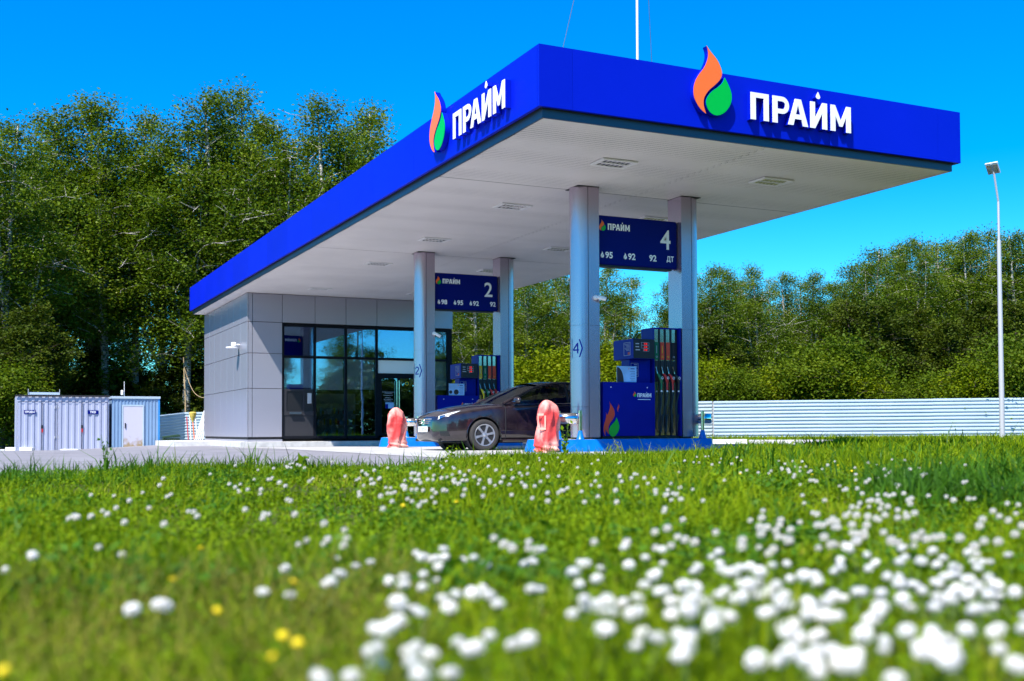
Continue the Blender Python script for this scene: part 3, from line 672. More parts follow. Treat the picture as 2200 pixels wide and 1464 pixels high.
        obj('spout', MB().tube([(xc-.045, yf+.03, 1.66), (xc-.03, yf+.03, 1.60), (xc-.01, yf+.02, 1.52)], .010, 8), 'chrome', t, smooth=True)
        mb = MB()
        for k_ in range(14):
            a0 = k_*math.pi/7; a1 = a0+math.pi/7
            mb.quad(*[(xc+.055+r_*math.cos(a), yf-.055, 1.435+r_*math.sin(a)) for r_, a in ((.017, a0), (.026, a0), (.026, a1), (.017, a1))])
        obj('nozzle_ring', mb, 'whitelit', nz)
        obj('hose_sleeve', MB().tube([(xc+.055, yf-.02, 1.33), (xc+.055, yf-.02, 1.20)], .019, 10), nc, t)
        obj('swivel', MB().tube([(xc+.055, yf-.02, 1.19), (xc+.055, yf-.02, 1.16)], .016, 10), 'whitelit', t)
        pts = []
        for k_ in range(25):
            f = k_/24; zz = 1.16*(1-f)**1.0; s_ = math.sin(math.pi*f)
            zz = 1.16-.82*math.sin(math.pi*min(f*1.18, 1)*.5)**1.1 if f < .78 else .34+(f-.78)*1.7
            pts.append((xc+.055-.10*math.sin(math.pi*f)*(1+.3*math.sin(j*2.1))+.02*math.sin(9*f+j), yf-.03-.05*s_, zz))
        obj('hose', MB().tube(pts, .011, 8), 'black', t, smooth=True)
    # poster holder
    pw = thing('poster_stand', poster, 'advert', (3.9, cy, 1.34), 'advert posters on the pumps')
    fp = lambda u, v, w_: (u, yf+.06-w_, v)
    obj('poster_sheet', MB().prism([(3.69, 1.345), (4.135, 1.345), (4.135, 1.655), (3.69, 1.655)], fp, 0, .012), 'pale', pw)
    if '4' in poster:
        pts = [(3.692, 1.35)]+[(3.85-.155*(1-math.sin(a)), 1.35+.29*math.cos(a)*1.0) for a in [0, .01]]
        pts = [(3.692, 1.347)]+[(3.692+.15*math.sin(k_*math.pi/2/8+0.0), 1.347+.29*math.cos(k_*math.pi/2/8)) for k_ in range(9)]
        obj('poster_picture', MB().prism(pts, fp, .013, .014), 'dark', pw)
    else:
        mb = MB()
        for q_, r_ in ((3.90, .07), (3.74, .045)): mb.lathe([(r_, yf+.046), (r_, yf+.0475)], (q_, 0, 1.43), 18, 'y')
        obj('poster_picture', mb, 'dark', pw)
    mk = MB()
    for j in range(6): mk.prism([(3.98+.02*(j % 2), 1.55-j*.033), (4.10, 1.55-j*.033), (4.10, 1.556-j*.033), (3.98+.02*(j % 2), 1.556-j*.033)], fp, .013, .0145)
    mk.prism([(4.0, 1.60), (4.09, 1.60), (4.09, 1.615), (4.0, 1.615)], fp, .013, .0145)
    obj('poster_lettering', mk, 'bluedk', pw)
    a, b = MB(), MB(); flame(a, b, fp, 3.965, 1.61, .04, .013, .0145); obj('poster_emblem', a, 'orange', pw)
dispenser(4.14, [('greendk', 'greendk'), ('redlabel', 'red'), ('redlabel', 'red'), ('gap', 'black')], 'near blue fuel pump with four hoses between the columns under sign 4', 'pale blue advert with a dark tyre picture on top of pump 4')
dispenser(12.77, [('yellow', 'yellow'), ('greendk', 'greendk'), ('redlabel', 'red'), ('redlabel', 'red')], 'far blue fuel pump with yellow green and red hoses under sign 2', 'pale advert with round pictures on top of the pump behind the car')

# ------------------------------------------------------------------ cameras, mast, lamps
def seccam(p, d, lab, arm=.12):
    t = thing('security_camera', lab, 'camera', p, 'white security cameras'); p = Vector(p); d = Vector(d).normalized()
    q = p+Vector((0, -.05, .03)); obj('mount', MB().lathe([(.05, -.002), (.05, -.03), (.03, -.06), (.001, -.065)], (p.x, p.y, p.z+.03), 14, 'y'), 'white', t, smooth=True)
    a = q+Vector((0, -.03, 0)); obj('camera_body', MB().tube([a, a+d*.04, a+d*.17], [.03, .04, .04], 12), 'white', t, smooth=True)
    obj('lens', MB().tube([a+d*.165, a+d*.19], .032, 12), 'black', t)
seccam((3.24, 12.53, 2.93), (.8, -.3, -.5), 'small white security camera on the column marked 2')
seccam((3.18, 3.90, 2.93), (.9, -.3, -.2), 'small white security camera on the column marked 4')
t = thing('floodlight', 'white camera and flat lamp on the left side wall of the shop', 'wall lamp', (.56, 24.2, 3.3))
obj('arm', MB().tube([(.57, 24.2, 3.42), (.40, 24.2, 3.42)], .025, 8), 'white', t); obj('housing', MB().box((.30, 24.12, 3.38), (.44, 24.28, 3.50)), 'white', t, bevel=.01)
obj('lamp_disc', MB().lathe([(.02, 3.35), (.19, 3.33), (.20, 3.31), (.19, 3.29), (.02, 3.28)], (.30, 24.2, 0), 24), 'white', t, smooth=True)
obj('cable', MB().tube([(.55, 24.2, 3.28), (.55, 24.22, 3.1), (.57, 24.2, 3.0)], .008, 6), 'cable', t)

t = thing('roof_mast', 'tall thin white mast standing on the canopy roof', 'mast', (2.0, .9, ZT-.15))
obj('pole', MB().tube([(2.07, .55, ZT-.15), (2.07, .55, ZT+6)], .021, 10), 'white', t, smooth=True)
for dx, dy in ((-1.6, -.4), (.15, -.2)):
    obj('guy_wire', MB().tube([(2.07, .55, ZT+5.6), (2.07+dx, .55+dy, ZT-.02)], .004, 5), 'cable', t)

def lamp_post(x, y, z0, H, face, lab):
    t = thing('street_lamp', lab, 'lamp post', (x, y, z0), 'grey lamp posts')
    obj('pole', MB().tube([(x, y, z0), (x, y, z0+H*.72)], [.085, .062], 14), 'polegrey', t, smooth=True)
    obj('upper_pole', MB().tube([(x, y, z0+H*.72), (x, y, z0+H*.86)], [.04, .036], 10), 'polegrey', t, smooth=True)
    dx, dy = face
    obj('bracket', MB().tube([(x, y, z0+H*.86), (x+dx*.30, y+dy*.30, z0+H*.97)], .032, 10), 'polegrey', t, smooth=True)
    for s in (-1, 1):
        cx, cy = x+dx*.33-dy*s*.105, y+dy*.33+dx*s*.105
        ang = math.atan2(dy, dx); mb = MB(); mb.M = Matrix.Translation((cx, cy, z0+H*.975)) @ Matrix.Rotation(ang, 4, 'Z') @ Matrix.Rotation(R(-55), 4, 'Y') @ Matrix.Scale(.82, 4)
        mb.box((-.22, -.11, -.04), (.16, .11, .02)); h = obj('lamp_head', mb, 'polegrey', t)
        mb2 = MB(); mb2.M = mb.M; mb2.box((.165, -.115, -.05), (.24, .115, .03)); obj('lamp_cap', mb2, 'white', h)
        mb3 = MB(); mb3.M = mb.M
        for k in range(5): mb3.box((-.20, -.10+k*.044, -.058), (.15, -.085+k*.044, -.042))
        obj('cooling_fins', mb3, 'wood', h)
x, y = P(2152, 35); lamp_post(x, y, gz(x, y), 8.9, (-.93, -.25), 'tall grey lamp post standing before the white fence at far right')
lamp_post(19.9, -24.6, 0, 9.2, (-.5, .8), 'lamp post by the road, seen mirrored in the shop windows')

# ------------------------------------------------------------------ shop building
BX0, BX1, BY0, BY1, BZ = .57, 8.09, 22.97, 31.0, .205
bd = thing('shop_building', 'grey panelled filling station shop with dark glazed front', 'building', (4.3, 27, 0))
zl = [BZ, 1.86, 3.06, 4.13, ZS-.004]
ysm = [22.97, 24.03, 25.2, 26.37, 27.53, 28.8, 29.87, 31.0]
for a, b in zip(ysm[:-1], ysm[1:]):
    for z0, z1 in zip(zl[:-1], zl[1:]):
        obj('wall_panel', MB().box((BX0, a+(.009 if a > 23 else 0), z0+.009), (BX0+.04, b-.009, z1-.009)), 'panel', bd, bevel=.004)
for a, b in ((BX0+.042, .755), (.755, 1.776)):
    for z0, z1 in zip(zl[:-1], zl[1:]):
        obj('wall_panel', MB().box((a+.009, BY0, z0+.009), (b-.009, BY0+.04, z1-.009)), 'panel', bd, bevel=.004)
xs_ = [1.776, 2.923, 4.035, 5.172, 6.85, BX1]
for a, b in zip(xs_[:-1], xs_[1:]): obj('wall_panel', MB().box((a+.009, BY0, 4.139), (b-.009, BY0+.04, zl[4]-.009)), 'panel', bd, bevel=.004)
mb = MB()
mb.box((BX0+.045, BY0+.045, 4.12), (BX1-.01, BY0+.20, 5.10)); mb.box((BX0+.045, BY0+.045, .12), (1.77, BY0+.20, 4.118)); mb.box((BX0+.045, BY0+.202, .12), (BX0+.2, BY1-.05, 5.10))
mb.box((BX0+.202, BY1-.2, .12), (BX1-.2, BY1-.05, 5.1)); mb.box((BX1-.198, BY0+.202, .12), (BX1-.02, BY1-.05, 5.10)); mb.box((BX0+.202, BY0+.202, 4.9), (BX1-.2, BY1-.2, 5.0))
obj('inner_wall', mb, 'gap', bd)
obj('plinth', MB().box((BX0+.03, BY0+.03, .04), (1.79, BY0+.2, .125)).box((BX0+.03, BY0+.201, .04), (BX0+.2, BY1, .125)), 'panel', bd)
obj('inner_floor', MB().box((BX0+.3, BY0+.3, .10), (BX1-.3, BY1-.3, .14)), 'dark', bd)
# glazing grid
G0, G1, yv = 1.79, 7.98, BY0+.05
cols = [1.79, 2.923, 4.035, 5.172, 6.85, 7.98]; rows = [.16, 1.90, 2.97, 4.10]
mb = MB()
for x in cols[1:-1]: mb.box((x-.045, yv-.035, .16), (x+.045, yv+.06, 4.099))
for a, b in ((1.79, 1.85), (7.86, 8.06)): mb.box((a, yv-.035, .16), (b, yv+.06, 4.099))
for z in (4.05, 2.97): 
    for a, b in zip(cols[:-1], cols[1:]): mb.box((a+.061, yv-.03, z-.045), (b-.046 if b < 7 else 7.859, yv+.055, z+.045))
for a, b in zip(cols[:-1], cols[1:]): mb.box((a+.061, yv-.03, .145), (b-.046 if b < 7 else 7.859, yv+.055, .24))
obj('window_frame', mb, 'frame', bd)
for a, b in zip(cols[:-1], cols[1:]):
    for k, (z0, z1) in enumerate(((.24, 2.925), (3.015, 4.005))):
        if a == 5.172 and k == 0: continue
        if a == 1.79 and k == 0: z0 = 1.86
        w_ = obj('window', MB().box((a+.05, yv+.008, z0), (min(b, 7.9)-.05, yv+.016, z1)), 'glass', bd)
# blinds behind the glass
for a, b, z0 in ((1.79, 2.923, 1.93), (2.923, 4.035, 1.86), (4.035, 5.172, 1.89), (6.85, 7.98, 1.90)):
    obj('roller_blind', MB().box((a+.07, yv+.09, z0), (b-.07, yv+.094, 2.93)).box((a+.07, yv+.085, z0-.02), (b-.07, yv+.1, z0)), 'blind', bd)
obj('transom_panel', MB().box((5.22, yv+.02, 2.46), (6.80, yv+.03, 2.925)), 'blind', bd)
# pay hatch below first window
ph = obj('pay_hatch', MB().box((1.84, yv-.03, .95), (2.88, yv+.05, 1.10)).box((1.84, yv-.03, 1.101), (1.93, yv+.05, 1.86)).box((2.50, yv-.03, 1.101), (2.56, yv+.05, 1.86)).box((1.931, yv-.03, 1.78), (2.499, yv+.05, 1.86)), 'hatch', bd)
obj('hatch_drawer', MB().box((2.03, yv-.12, .985), (2.43, yv-.032, 1.065)), 'band', ph); obj('intercom', MB().box((2.66, yv-.06, 1.36), (2.80, yv+.0, 1.72)), 'polegrey', ph, bevel=.01)
obj('hatch_glass', MB().box((1.931, yv, 1.101), (2.499, yv+.008, 1.779)).box((2.561, yv, 1.101), (2.87, yv+.008, 1.86)), 'black', bd)
obj('lower_panel', MB().box((1.84, yv-.01, .24), (2.88, yv+.03, .949)), 'hatch', bd)
# door
dr = obj('door', MB().box((5.22, yv-.03, .17), (5.36, yv+.05, 2.45)).box((6.66, yv-.03, .17), (6.80, yv+.05, 2.45)).box((5.361, yv-.03, 2.28), (6.659, yv+.05, 2.45)).box((5.95, yv-.03, .30), (6.05, yv+.05, 2.279)).box((5.361, yv-.03, .17), (6.659, yv+.05, .299)), 'frame', bd)
obj('door_pane', MB().box((5.361, yv, .30), (5.949, yv+.008, 2.279)).box((6.051, yv, .30), (6.659, yv+.008, 2.279)), 'glass', dr)
for x in (5.90, 5.99): obj('handle', MB().tube([(x, yv-.09, .62), (x, yv-.09, 2.20)], .014, 8), 'chrome', dr)
ft = lambda u, v, w_: (u, yv-.004-w_, v)
mk = MB()
for j, (wd_, z) in enumerate(((.46, 1.78), (.30, 1.74), (.38, 1.66), (.24, 1.58), (.36, 1.52), (.30, 1.46))):
    for k in range(int(wd_/.035)): mk.prism([(5.62-wd_/2+k*.035, z), (5.62-wd_/2+k*.035+.026, z), (5.62-wd_/2+k*.035+.026, z+.018), (5.62-wd_/2+k*.035, z+.018)], ft, 0, .001)
obj('door_lettering', mk, 'polegrey', dr)
obj('door_sticker', MB().prism([(5.50, 1.20), (5.82, 1.20), (5.82, 1.42), (5.50, 1.42)], ft, 0, .002), 'pale', dr)
obj('door_sticker', MB().prism([(5.50, 1.20), (5.60, 1.20), (5.60, 1.36), (5.50, 1.36)], ft, .003, .004), 'bluedk', dr)
obj('round_sticker', MB().lathe([(.07, yv-.006), (.07, yv-.004)], (6.32, 0, 2.10), 20, 'y'), 'yellow', dr)
obj('round_sticker_centre', MB().lathe([(.045, yv-.009), (.045, yv-.007)], (6.32, 0, 2.10), 20, 'y'), 'greendk', dr)
# shop interior seen dimly through the glass
sh = thing('shop_shelf', 'dim shelf of goods behind the shop window', 'shelf', (4.4, 25.4, .14))
mb = MB()
for z in (.2, .6, 1.0, 1.4): mb.box((3.1, 25.2, z), (5.2, 25.6, z+.03))
mb.box((3.1, 25.601, .14), (5.2, 25.64, 1.8)); obj('rack', mb, 'polegrey', sh)
for nm, m in (('goods', 'red'), ('goods', 'yellow'), ('goods', 'white'), ('goods', 'pale')):
    mb = MB()
    for k in range(14):
        x = random.uniform(3.15, 5.1); z = random.choice((.23, .63, 1.03)); mb.box((x, 25.25, z), (x+.07, 25.32, z+random.uniform(.1, .26)))
    obj(nm, mb, m, sh)
obj('counter', MB().box((1.9, 24.6, .14), (2.7, 25.4, 1.1)), 'band', bd)

# pavement pads with kerbs
def pad(name, x0, y0, x1, y1, z, lab):
    t = struct(name, MB().box((x0, y0, -.3), (x1, y1, z)), 'concrete'); return t
pad('pavement', .12, 21.75, 8.6, 31.6, .055, '')
pad('pavement', -1.15, 27.0, .118, 32.2, .050, '')
def kerb(name, pts, h, wd, m, n, lab, zoff=0):
    """row of kerb stones between two points: one run of kerb"""
    (x0, y0), (x1, y1) = pts; dx, dy = x1-x0, y1-y0; ln = math.hypot(dx, dy); ux, uy = dx/ln, dy/ln; mb = MB()
    for k in range(n):
        a, b = ln*k/n+.006, ln*(k+1)/n-.006; zc = gz(x0+ux*a, y0+uy*a)+zoff
        p = [(x0+ux*a-uy*wd/2, y0+uy*a+ux*wd/2), (x0+ux*b-uy*wd/2, y0+uy*b+ux*wd/2), (x0+ux*b+uy*wd/2, y0+uy*b-ux*wd/2), (x0+ux*a+uy*wd/2, y0+uy*a-ux*wd/2)]
        mb.add([(*q, zc-.1) for q in p]+[(*q, zc+h) for q in p], [(0, 1, 2, 3), (4, 5, 6, 7), (0, 1, 5, 4), (1, 2, 6, 5), (2, 3, 7, 6), (3, 0, 4, 7)])
    o = obj(name, mb, m, bevel=.015); tag(o, kind='structure'); return o
kerb('kerb', (P(1530, 34.2), P(1604, 34.1)), .14, .2, 'kerbwhite', 1, '')
kerb('kerb', (P(1607, 34.1), P(1900, 33.6)), .12, .2, 'concrete', 7, '')
kerb('kerb', (P(15, 43.2), P(73, 43)), .13, .2, 'kerbwhite', 1, '')
kerb('kerb', (P(-300, 44.5), P(14, 43.2)), .05, .2, 'concrete', 5, '')
kerb('kerb', (P(134, 42.8), P(172, 42.7)), .05, .3, 'kerbwhite', 1, '')

# ------------------------------------------------------------------ sheds
def ribbed(mb, fn, w_, z0, z1, pitch, dep, prof=(.0, .28, .38, .72, .82, 1.0)):
    """vertical ribs along u"""
    n = int(round(w_/pitch)); us = []
    for k in range(n):
        b = k*w_/n; pw = w_/n
        us += [(b+pw*prof[0], 0), (b+pw*prof[1], 0), (b+pw*prof[2], dep), (b+pw*prof[3], dep), (b+pw*prof[4], 0)]
    us.append((w_, 0)); vs = [fn(u, z0, d) for u, d in us]+[fn(u, z1, d) for u, d in us]; k = len(us)
    mb.add(vs, [(j, j+1, k+j+1, k+j) for j in range(k-1)])
A = Vector((-6.33, 32.5)); B = Vector((-2.90, 32.5)); e = (B-A).normalized(); nrm = Vector((e.y, -e.x))   # towards camera
def sf(o2, ww=0): return lambda u, v, w_: (o2.x+e.x*u+nrm.x*w_, o2.y+e.y*u+nrm.y*w_, v)
s1 = thing('storage_shed', 'pale ribbed metal shed with two double doors and black roof edge, signed ПРОБЫ and ТКО', 'shed', (-4.6, 33.3, -.35))
wd = (B-A).length; f = sf(A); zb, zt = -.35, 1.83
mb = MB(); ribbed(mb, f, wd, zb, zt, .245, .03); obj('front_wall', mb, 'shed', s1)
mb = MB(); mb.prism([(0.02, -.03), (wd-.02, -.03), (wd-.02, -2.0), (.02, -2.0)], lambda u, v, w_: f(u, w_, v), zb-.1, zt-.03); obj('shed_body', mb, 'shed', s1)
mb = MB(); g2 = []
for k in range(96):
    u = k/95*(wd+.16)-.08; g2.append((u, .05*max(0, math.cos(u*2*math.pi/.21))**.6 if math.cos(u*2*math.pi/.21) > 0 else 0))
vs = [(*f(u, 0, .16)[:2], zt+.045+h) for u, h in g2]+[(*f(u, 0, -2.1)[:2], zt-.05+h) for u, h in g2]; mb.add(vs, [(j, j+1, 97+j-1+0, 96+j) for j in range(95)])
o = obj('roof', mb, 'gap', s1); md = o.modifiers.new('t', 'SOLIDIFY'); md.thickness = .012
obj('roof_beam', MB().prism([(-.02, .09), (wd+.03, .09), (wd+.03, .05), (-.02, .05)], lambda u, v, w_: f(u, w_, v), zt-.03, zt+.035), 'gap', s1)
for a, b, c, st in ((.05, .96, 1.46, 'ПРОБЫ'), (1.50, 2.42, wd-.06, 'ТКО')):
    for p, q in ((a, b), (b, c)):
        mb = MB(); mb.prism([(p+.008, .034), (p+.016, .034), (p+.016, .045), (p+.008, .045)], lambda u, v, w_: f(u, w_, v), zb+.02, zt-.22)
        mb.prism([(q-.016, .034), (q-.008, .034), (q-.008, .045), (q-.016, .045)], lambda u, v, w_: f(u, w_, v), zb+.02, zt-.22); mb.prism([(p+.02, .034), (q-.02, .034), (q-.02, .045), (p+.02, .045)], lambda u, v, w_: f(u, w_, v), zt-.235, zt-.225)
        d_ = obj('door_leaf', mb, 'gap', s1)
        if (p, q) in ((a, b), (b, c)):
            for hz in (.15, zt-.5): obj('hinge', MB().box(f(p+.03 if p == a else q-.06, hz, .036), (f(p+.03 if p == a else q-.06, hz, .036)[0]+.03, f(p+.03 if p == a else q-.06, hz, .036)[1]+.03, hz+.1)), 'polegrey', d_)
    uu = .30 if st == 'ПРОБЫ' else 2.62
    ww = .42 if st == 'ПРОБЫ' else .40
    sg = obj('name_plate', MB().prism([(uu, 1.12), (uu+ww, 1.12), (uu+ww, 1.27), (uu, 1.27)], f, .034, .046), 'navy', s1)
    obj('plate_lettering', MB().text(st, f, uu+.04+(.05 if st == 'ТКО' else 0), 1.155, ww-.08-(.10 if st == 'ТКО' else 0), .085, 0, .03, .0475), 'whitelit', sg)
    lx = b-.02; obj('padlock', MB().box(f(lx, .40, .05), (f(lx, .4, .05)[0]+.05, f(lx, .4, .05)[1]+.03, .54)), 'red', s1); obj('hasp', MB().box(f(lx-.02, .55, .05), (f(lx-.02, .4, .05)[0]+.07, f(lx-.02, .4, .05)[1]+.03, .68)), 'black', s1)
rs = thing('roof_sheet', 'pale folded metal sheet lying on the roof of the left shed', 'metal sheet', (*f(.9, 0, -.6)[:2], zt+.08))
obj('sheet', MB().prism([(.47, -.3), (1.60, -.3), (1.60, -1.0), (.47, -1.0)], lambda u, v, w_: f(u, w_, v), zt+.06, zt+.15), 'fence', rs)
for u in (.46, 1.6): obj('upright', MB().tube([f(u, zt+.06, -.28), f(u, zt+.28, -.28)], .012, 6), 'polegrey', rs)
A2 = Vector((-2.79, 32.52)); B2 = Vector((-.95, 32.52)); e2 = (B2-A2).normalized(); n2 = Vector((e2.y, -e2.x)); f2_ = lambda u, v, w_: (A2.x+e2.x*u+n2.x*w_, A2.y+e2.y*u+n2.y*w_, v)
s2 = thing('storage_shed', 'light blue ribbed metal shed with one pale grey door', 'shed', (-1.85, 33.3, -.25)); w2 = (B2-A2).length
mb = MB(); ribbed(mb, f2_, w2, -.25, 1.74, .135, .02); obj('front_wall', mb, 'shedblue', s2)
obj('shed_body', MB().prism([(.02, -.03), (w2, -.03), (w2, -2.0), (.02, -2.0)], lambda u, v, w_: f2_(u, w_, v), -.3, 1.72), 'shedblue', s2)
obj('roof', MB().prism([(-.02, .06), (w2+.03, .06), (w2+.03, -2.1), (-.02, -2.1)], lambda u, v, w_: f2_(u, w_, v), 1.745, 1.84), 'fence', s2)
ob_ = mat('corner_blue', (.02, .22, .60), .4); obj('corner_trim', MB().prism([(w2-.055, .03), (w2+.012, .03), (w2+.012, -.03), (w2-.055, -.03)], lambda u, v, w_: f2_(u, w_, v), -.25, 1.743), ob_, s2)
df = obj('door_frame', MB().prism([(.38, -.27), (.43, -.27), (.43, 1.50), (.38, 1.50)], f2_, .022, .05).prism([(1.18, -.27), (1.23, -.27), (1.23, 1.50), (1.18, 1.50)], f2_, .022, .05).prism([(.431, 1.44), (1.179, 1.44), (1.179, 1.50), (.431, 1.50)], f2_, .022, .05), 'fence', s2)
M['doordirt'] = mat('weathered_door', (.55, .53, .62), .5)
t_ = M['doordirt'].node_tree; bs = t_.nodes['Principled BSDF']; tc = t_.nodes.new('ShaderNodeTexCoord'); sx = t_.nodes.new('ShaderNodeSeparateXYZ'); t_.links.new(tc.outputs['Object'], sx.inputs[0])
mr = t_.nodes.new('ShaderNodeMapRange'); mr.inputs[1].default_value = .85; mr.inputs[2].default_value = .0; t_.links.new(sx.outputs[2], mr.inputs[0])
nn = t_.nodes.new('ShaderNodeTexNoise'); nn.inputs['Scale'].default_value = 7; nn.inputs['Detail'].default_value = 8; t_.links.new(tc.outputs['Object'], nn.inputs['Vector'])
ml = t_.nodes.new('ShaderNodeMath'); ml.operation = 'MULTIPLY'; t_.links.new(mr.outputs[0], ml.inputs[0]); t_.links.new(nn.outputs[0], ml.inputs[1])
rr = t_.nodes.new('ShaderNodeValToRGB'); rr.color_ramp.elements[0].position = .25; rr.color_ramp.elements[1].position = .5; rr.color_ramp.elements[0].color = (.50, .48, .58, 1); rr.color_ramp.elements[1].color = (.33, .24, .13, 1)
t_.links.new(ml.outputs[0], rr.inputs[0]); t_.links.new(rr.outputs[0], bs.inputs['Base Color'])
dd = obj('door', MB().prism([(.431, -.25), (1.179, -.25), (1.179, 1.439), (.431, 1.439)], f2_, .022, .04), 'doordirt', s2)
obj('handle', MB().prism([(.49, .55), (.53, .55), (.53, .76), (.49, .76)], f2_, .041, .07), 'black', dd)
t = thing('roof_camera', 'small white camera on a short post on the blue shed roof', 'camera', f2_(.42, 1.84, -.3))
obj('post', MB().tube([f2_(.5, 1.84, -.3), f2_(.5, 2.45, -.3)], .012, 6), 'white', t); obj('housing', MB().box((f2_(.42, 0, -.3)[0]-.05, f2_(.42, 0, -.3)[1]-.05, 1.90), (f2_(.42, 0, -.3)[0]+.04, f2_(.42, 0, -.3)[1]+.05, 2.10)), 'white', t, bevel=.02)

# ------------------------------------------------------------------ fences (horizontal corrugation)
def hfence(p0, p1, z0a, z0b, h, lab, cuts=6, grp='corrugated sheet metal fences'):
    p0, p1 = Vector(p0), Vector(p1); d = p1-p0; ln = d.length; u = d/ln; nv = Vector((u.y, -u.x))
    t = thing('metal_fence', lab, 'fence', (p0.x, p0.y, z0a), grp); nr_ = 11
    for k in range(cuts):
        a, b = ln*k/cuts, ln*(k+1)/cuts; mb = MB(); prof = []
        for j in range(nr_):
            for q, dp in ((0, 0), (.30, 0), (.42, .05), (.72, .05), (.84, 0)): prof.append(((j+q)/nr_*h, dp))
        prof.append((h, 0)); pf = len(prof); jz = random.uniform(-.01, .01)
        V = [(p0.x+u.x*s+nv.x*(dp+.004*(k % 2)), p0.y+u.y*s+nv.y*(dp+.004*(k % 2)), z0a+(z0b-z0a)*s/ln+z+jz) for s in (a, b) for z, dp in prof]
        mb.add(V, [(j, j+1, pf+j+1, pf+j) for j in range(pf-1)]); o = obj('sheet', mb, 'fence', t); md = o.modifiers.new('t', 'SOLIDIFY'); md.thickness = .01
    mb = MB()
    for k in range(cuts+1):
        s = ln*k/cuts; q = p0+u*s-nv*.07; zz = z0a+(z0b-z0a)*s/ln; mb.box((q.x-.03, q.y-.03, zz-.2), (q.x+.03, q.y+.03, zz+h-.03))
        obj('fence_post', mb, 'polegrey', t); mb = MB()
hfence((28.3, 34.9), (47, 22.0), -.18, -.10, 2.10, 'long white corrugated fence at the right behind the lamp post', 8)
hfence((14, 58), (28.25, 34.95), -.22, -.18, 2.10, 'shaded end run of the white fence beside the right column', 8)
q0 = P(325, 58); q1 = P(397, 60); hfence(q0, q1, -.44, -.22, 1.66, 'pale corrugated fence run beyond the blue shed, sloping', 2)
q2 = P(900, 56); hfence(P(397, 60), q2, -.22, -.2, 1.66, 'pale corrugated fence behind the shop with brooms leaning on it', 6)

t = thing('metal_bin', 'dark green metal box before the corrugated fence', 'bin', (*P(368, 50), -.55))
x, y = P(368, 50); obj('box_body', MB().box((x-.34, y-.3, -.5), (x+.34, y+.3, .10)), 'darkgreen', t)
mb = MB().add([(x-.36, y-.32, .10), (x+.36, y-.32, .18), (x+.36, y+.32, .24), (x-.36, y+.32, .14), (x-.36, y-.32, .14), (x+.36, y-.32, .22), (x+.36, y+.32, .28), (x-.36, y+.32, .18)], [(0, 1, 2, 3), (4, 5, 6, 7), (0, 1, 5, 4), (1, 2, 6, 5), (2, 3, 7, 6), (3, 0, 4, 7)]); obj('lid', mb, 'darkgreen', t)
def leaner(name, lab, cat, px, z1, m, lean=.15, r=.02):
    x, y = P(px, 46); t = thing(name, lab, cat, (x, y, .06), 'tools leaning behind the shop'); obj('stick', MB().tube([(x, y, .06), (x-lean*.3, y+lean, z1)], r, 8), m, t); return t, x-lean*.3, y+lean
leaner('pole', 'red stick leaning left of the broom', 'stick', 405, 1.02, 'red')
leaner('pole', 'white stick leaning between the red stick and broom', 'stick', 411, 1.12, 'white')
t, x, y = leaner('broom', 'broom standing on its handle with straw head up', 'broom', 418, .85, 'orange')
obj('broom_head', MB().lathe([(.03, .80), (.06, .88), (.13, 1.05), (.16, 1.18), (.12, 1.22), (.02, 1.23)], (x, y, 0), 14), 'straw', t)
leaner('pole', 'pale stick leaning right of the broom handle', 'stick', 424, .98, 'white')
t = thing('slat_bundle', 'bundle of long white slats leaning on the shop side wall', 'slats', (*P(425, 45), .06))
for k in range(5):
    a = P(419+k*4.2, 45.2); b = P(440+k*2.2, 45.6); obj('slat', MB().tube([(*a, .06), (*b, 1.30+.02*k)], .022, 4), 'white', t)
t = thing('wooden_pole', 'thin white wooden pole standing behind the corner of the fence', 'pole', (*P(399, 67), -.2)); a = P(399, 67); b = P(398.5, 67); c = P(394, 67)
obj('stem', MB().tube([(*a, -.2), (*b, 2.4), (*P(396, 67), 3.6), (*c, 4.9)], [.05, .045, .04, .02], 8), 'wood', t)
t = thing('hanging_cable', 'pale cable sagging from the thin pole to the shop wall', 'cable', (*P(420, 55), 2.5)); p0 = Vector((*P(395.5, 67), 4.3)); p1 = Vector((.62, 30.9, 1.75))
obj('line', MB().tube([p0.lerp(p1, k/10)+Vector((0, 0, -.55*math.sin(math.pi*k/10))) for k in range(11)], .013, 6), 'wood', t)

# ------------------------------------------------------------------ car
CX, CY = .80, 5.98
ST = [(0, .44, .25, .60, .665), (.03, .57, .21, .645, .71), (.10, .675, .19, .685, .755), (.22, .76, .18, .725, .81), (.42, .83, .18, .775, .875), (.70, .866, .18, .825, .93), (1.0, .88, .18, .87, .965), (1.35, .88, .18, .905, .99), (2.0, .88, .18, .925, .99), (3.0, .88, .18, .95, 1.0), (3.8, .88, .19, .97, 1.04), (4.2, .86, .23, .97, 1.07), (4.5, .81, .30, .96, 1.06), (4.64, .74, .36, .90, 1.0), (4.68, .66, .42, .80, .9)]
ST = np.array(ST)
def cr(xs_, ys_, x):
    """monotone-ish cubic through points"""
    j = int(np.clip(np.searchsorted(xs_, x)-1, 0, len(xs_)-2)); h = xs_[j+1]-xs_[j]; t = (x-xs_[j])/h
    def sl(k):
        if k == 0: return (ys_[1]-ys_[0])/(xs_[1]-xs_[0])
        if k == len(xs_)-1: return (ys_[-1]-ys_[-2])/(xs_[-1]-xs_[-2])
        a = (ys_[k]-ys_[k-1])/(xs_[k]-xs_[k-1]); b = (ys_[k+1]-ys_[k])/(xs_[k+1]-xs_[k])
        return 0 if a*b <= 0 else 2*a*b/(a+b)
    return ys_[j]*(2*t**3-3*t**2+1)+h*sl(j)*(t**3-2*t**2+t)+ys_[j+1]*(-2*t**3+3*t**2)+h*sl(j+1)*(t**3-t**2)
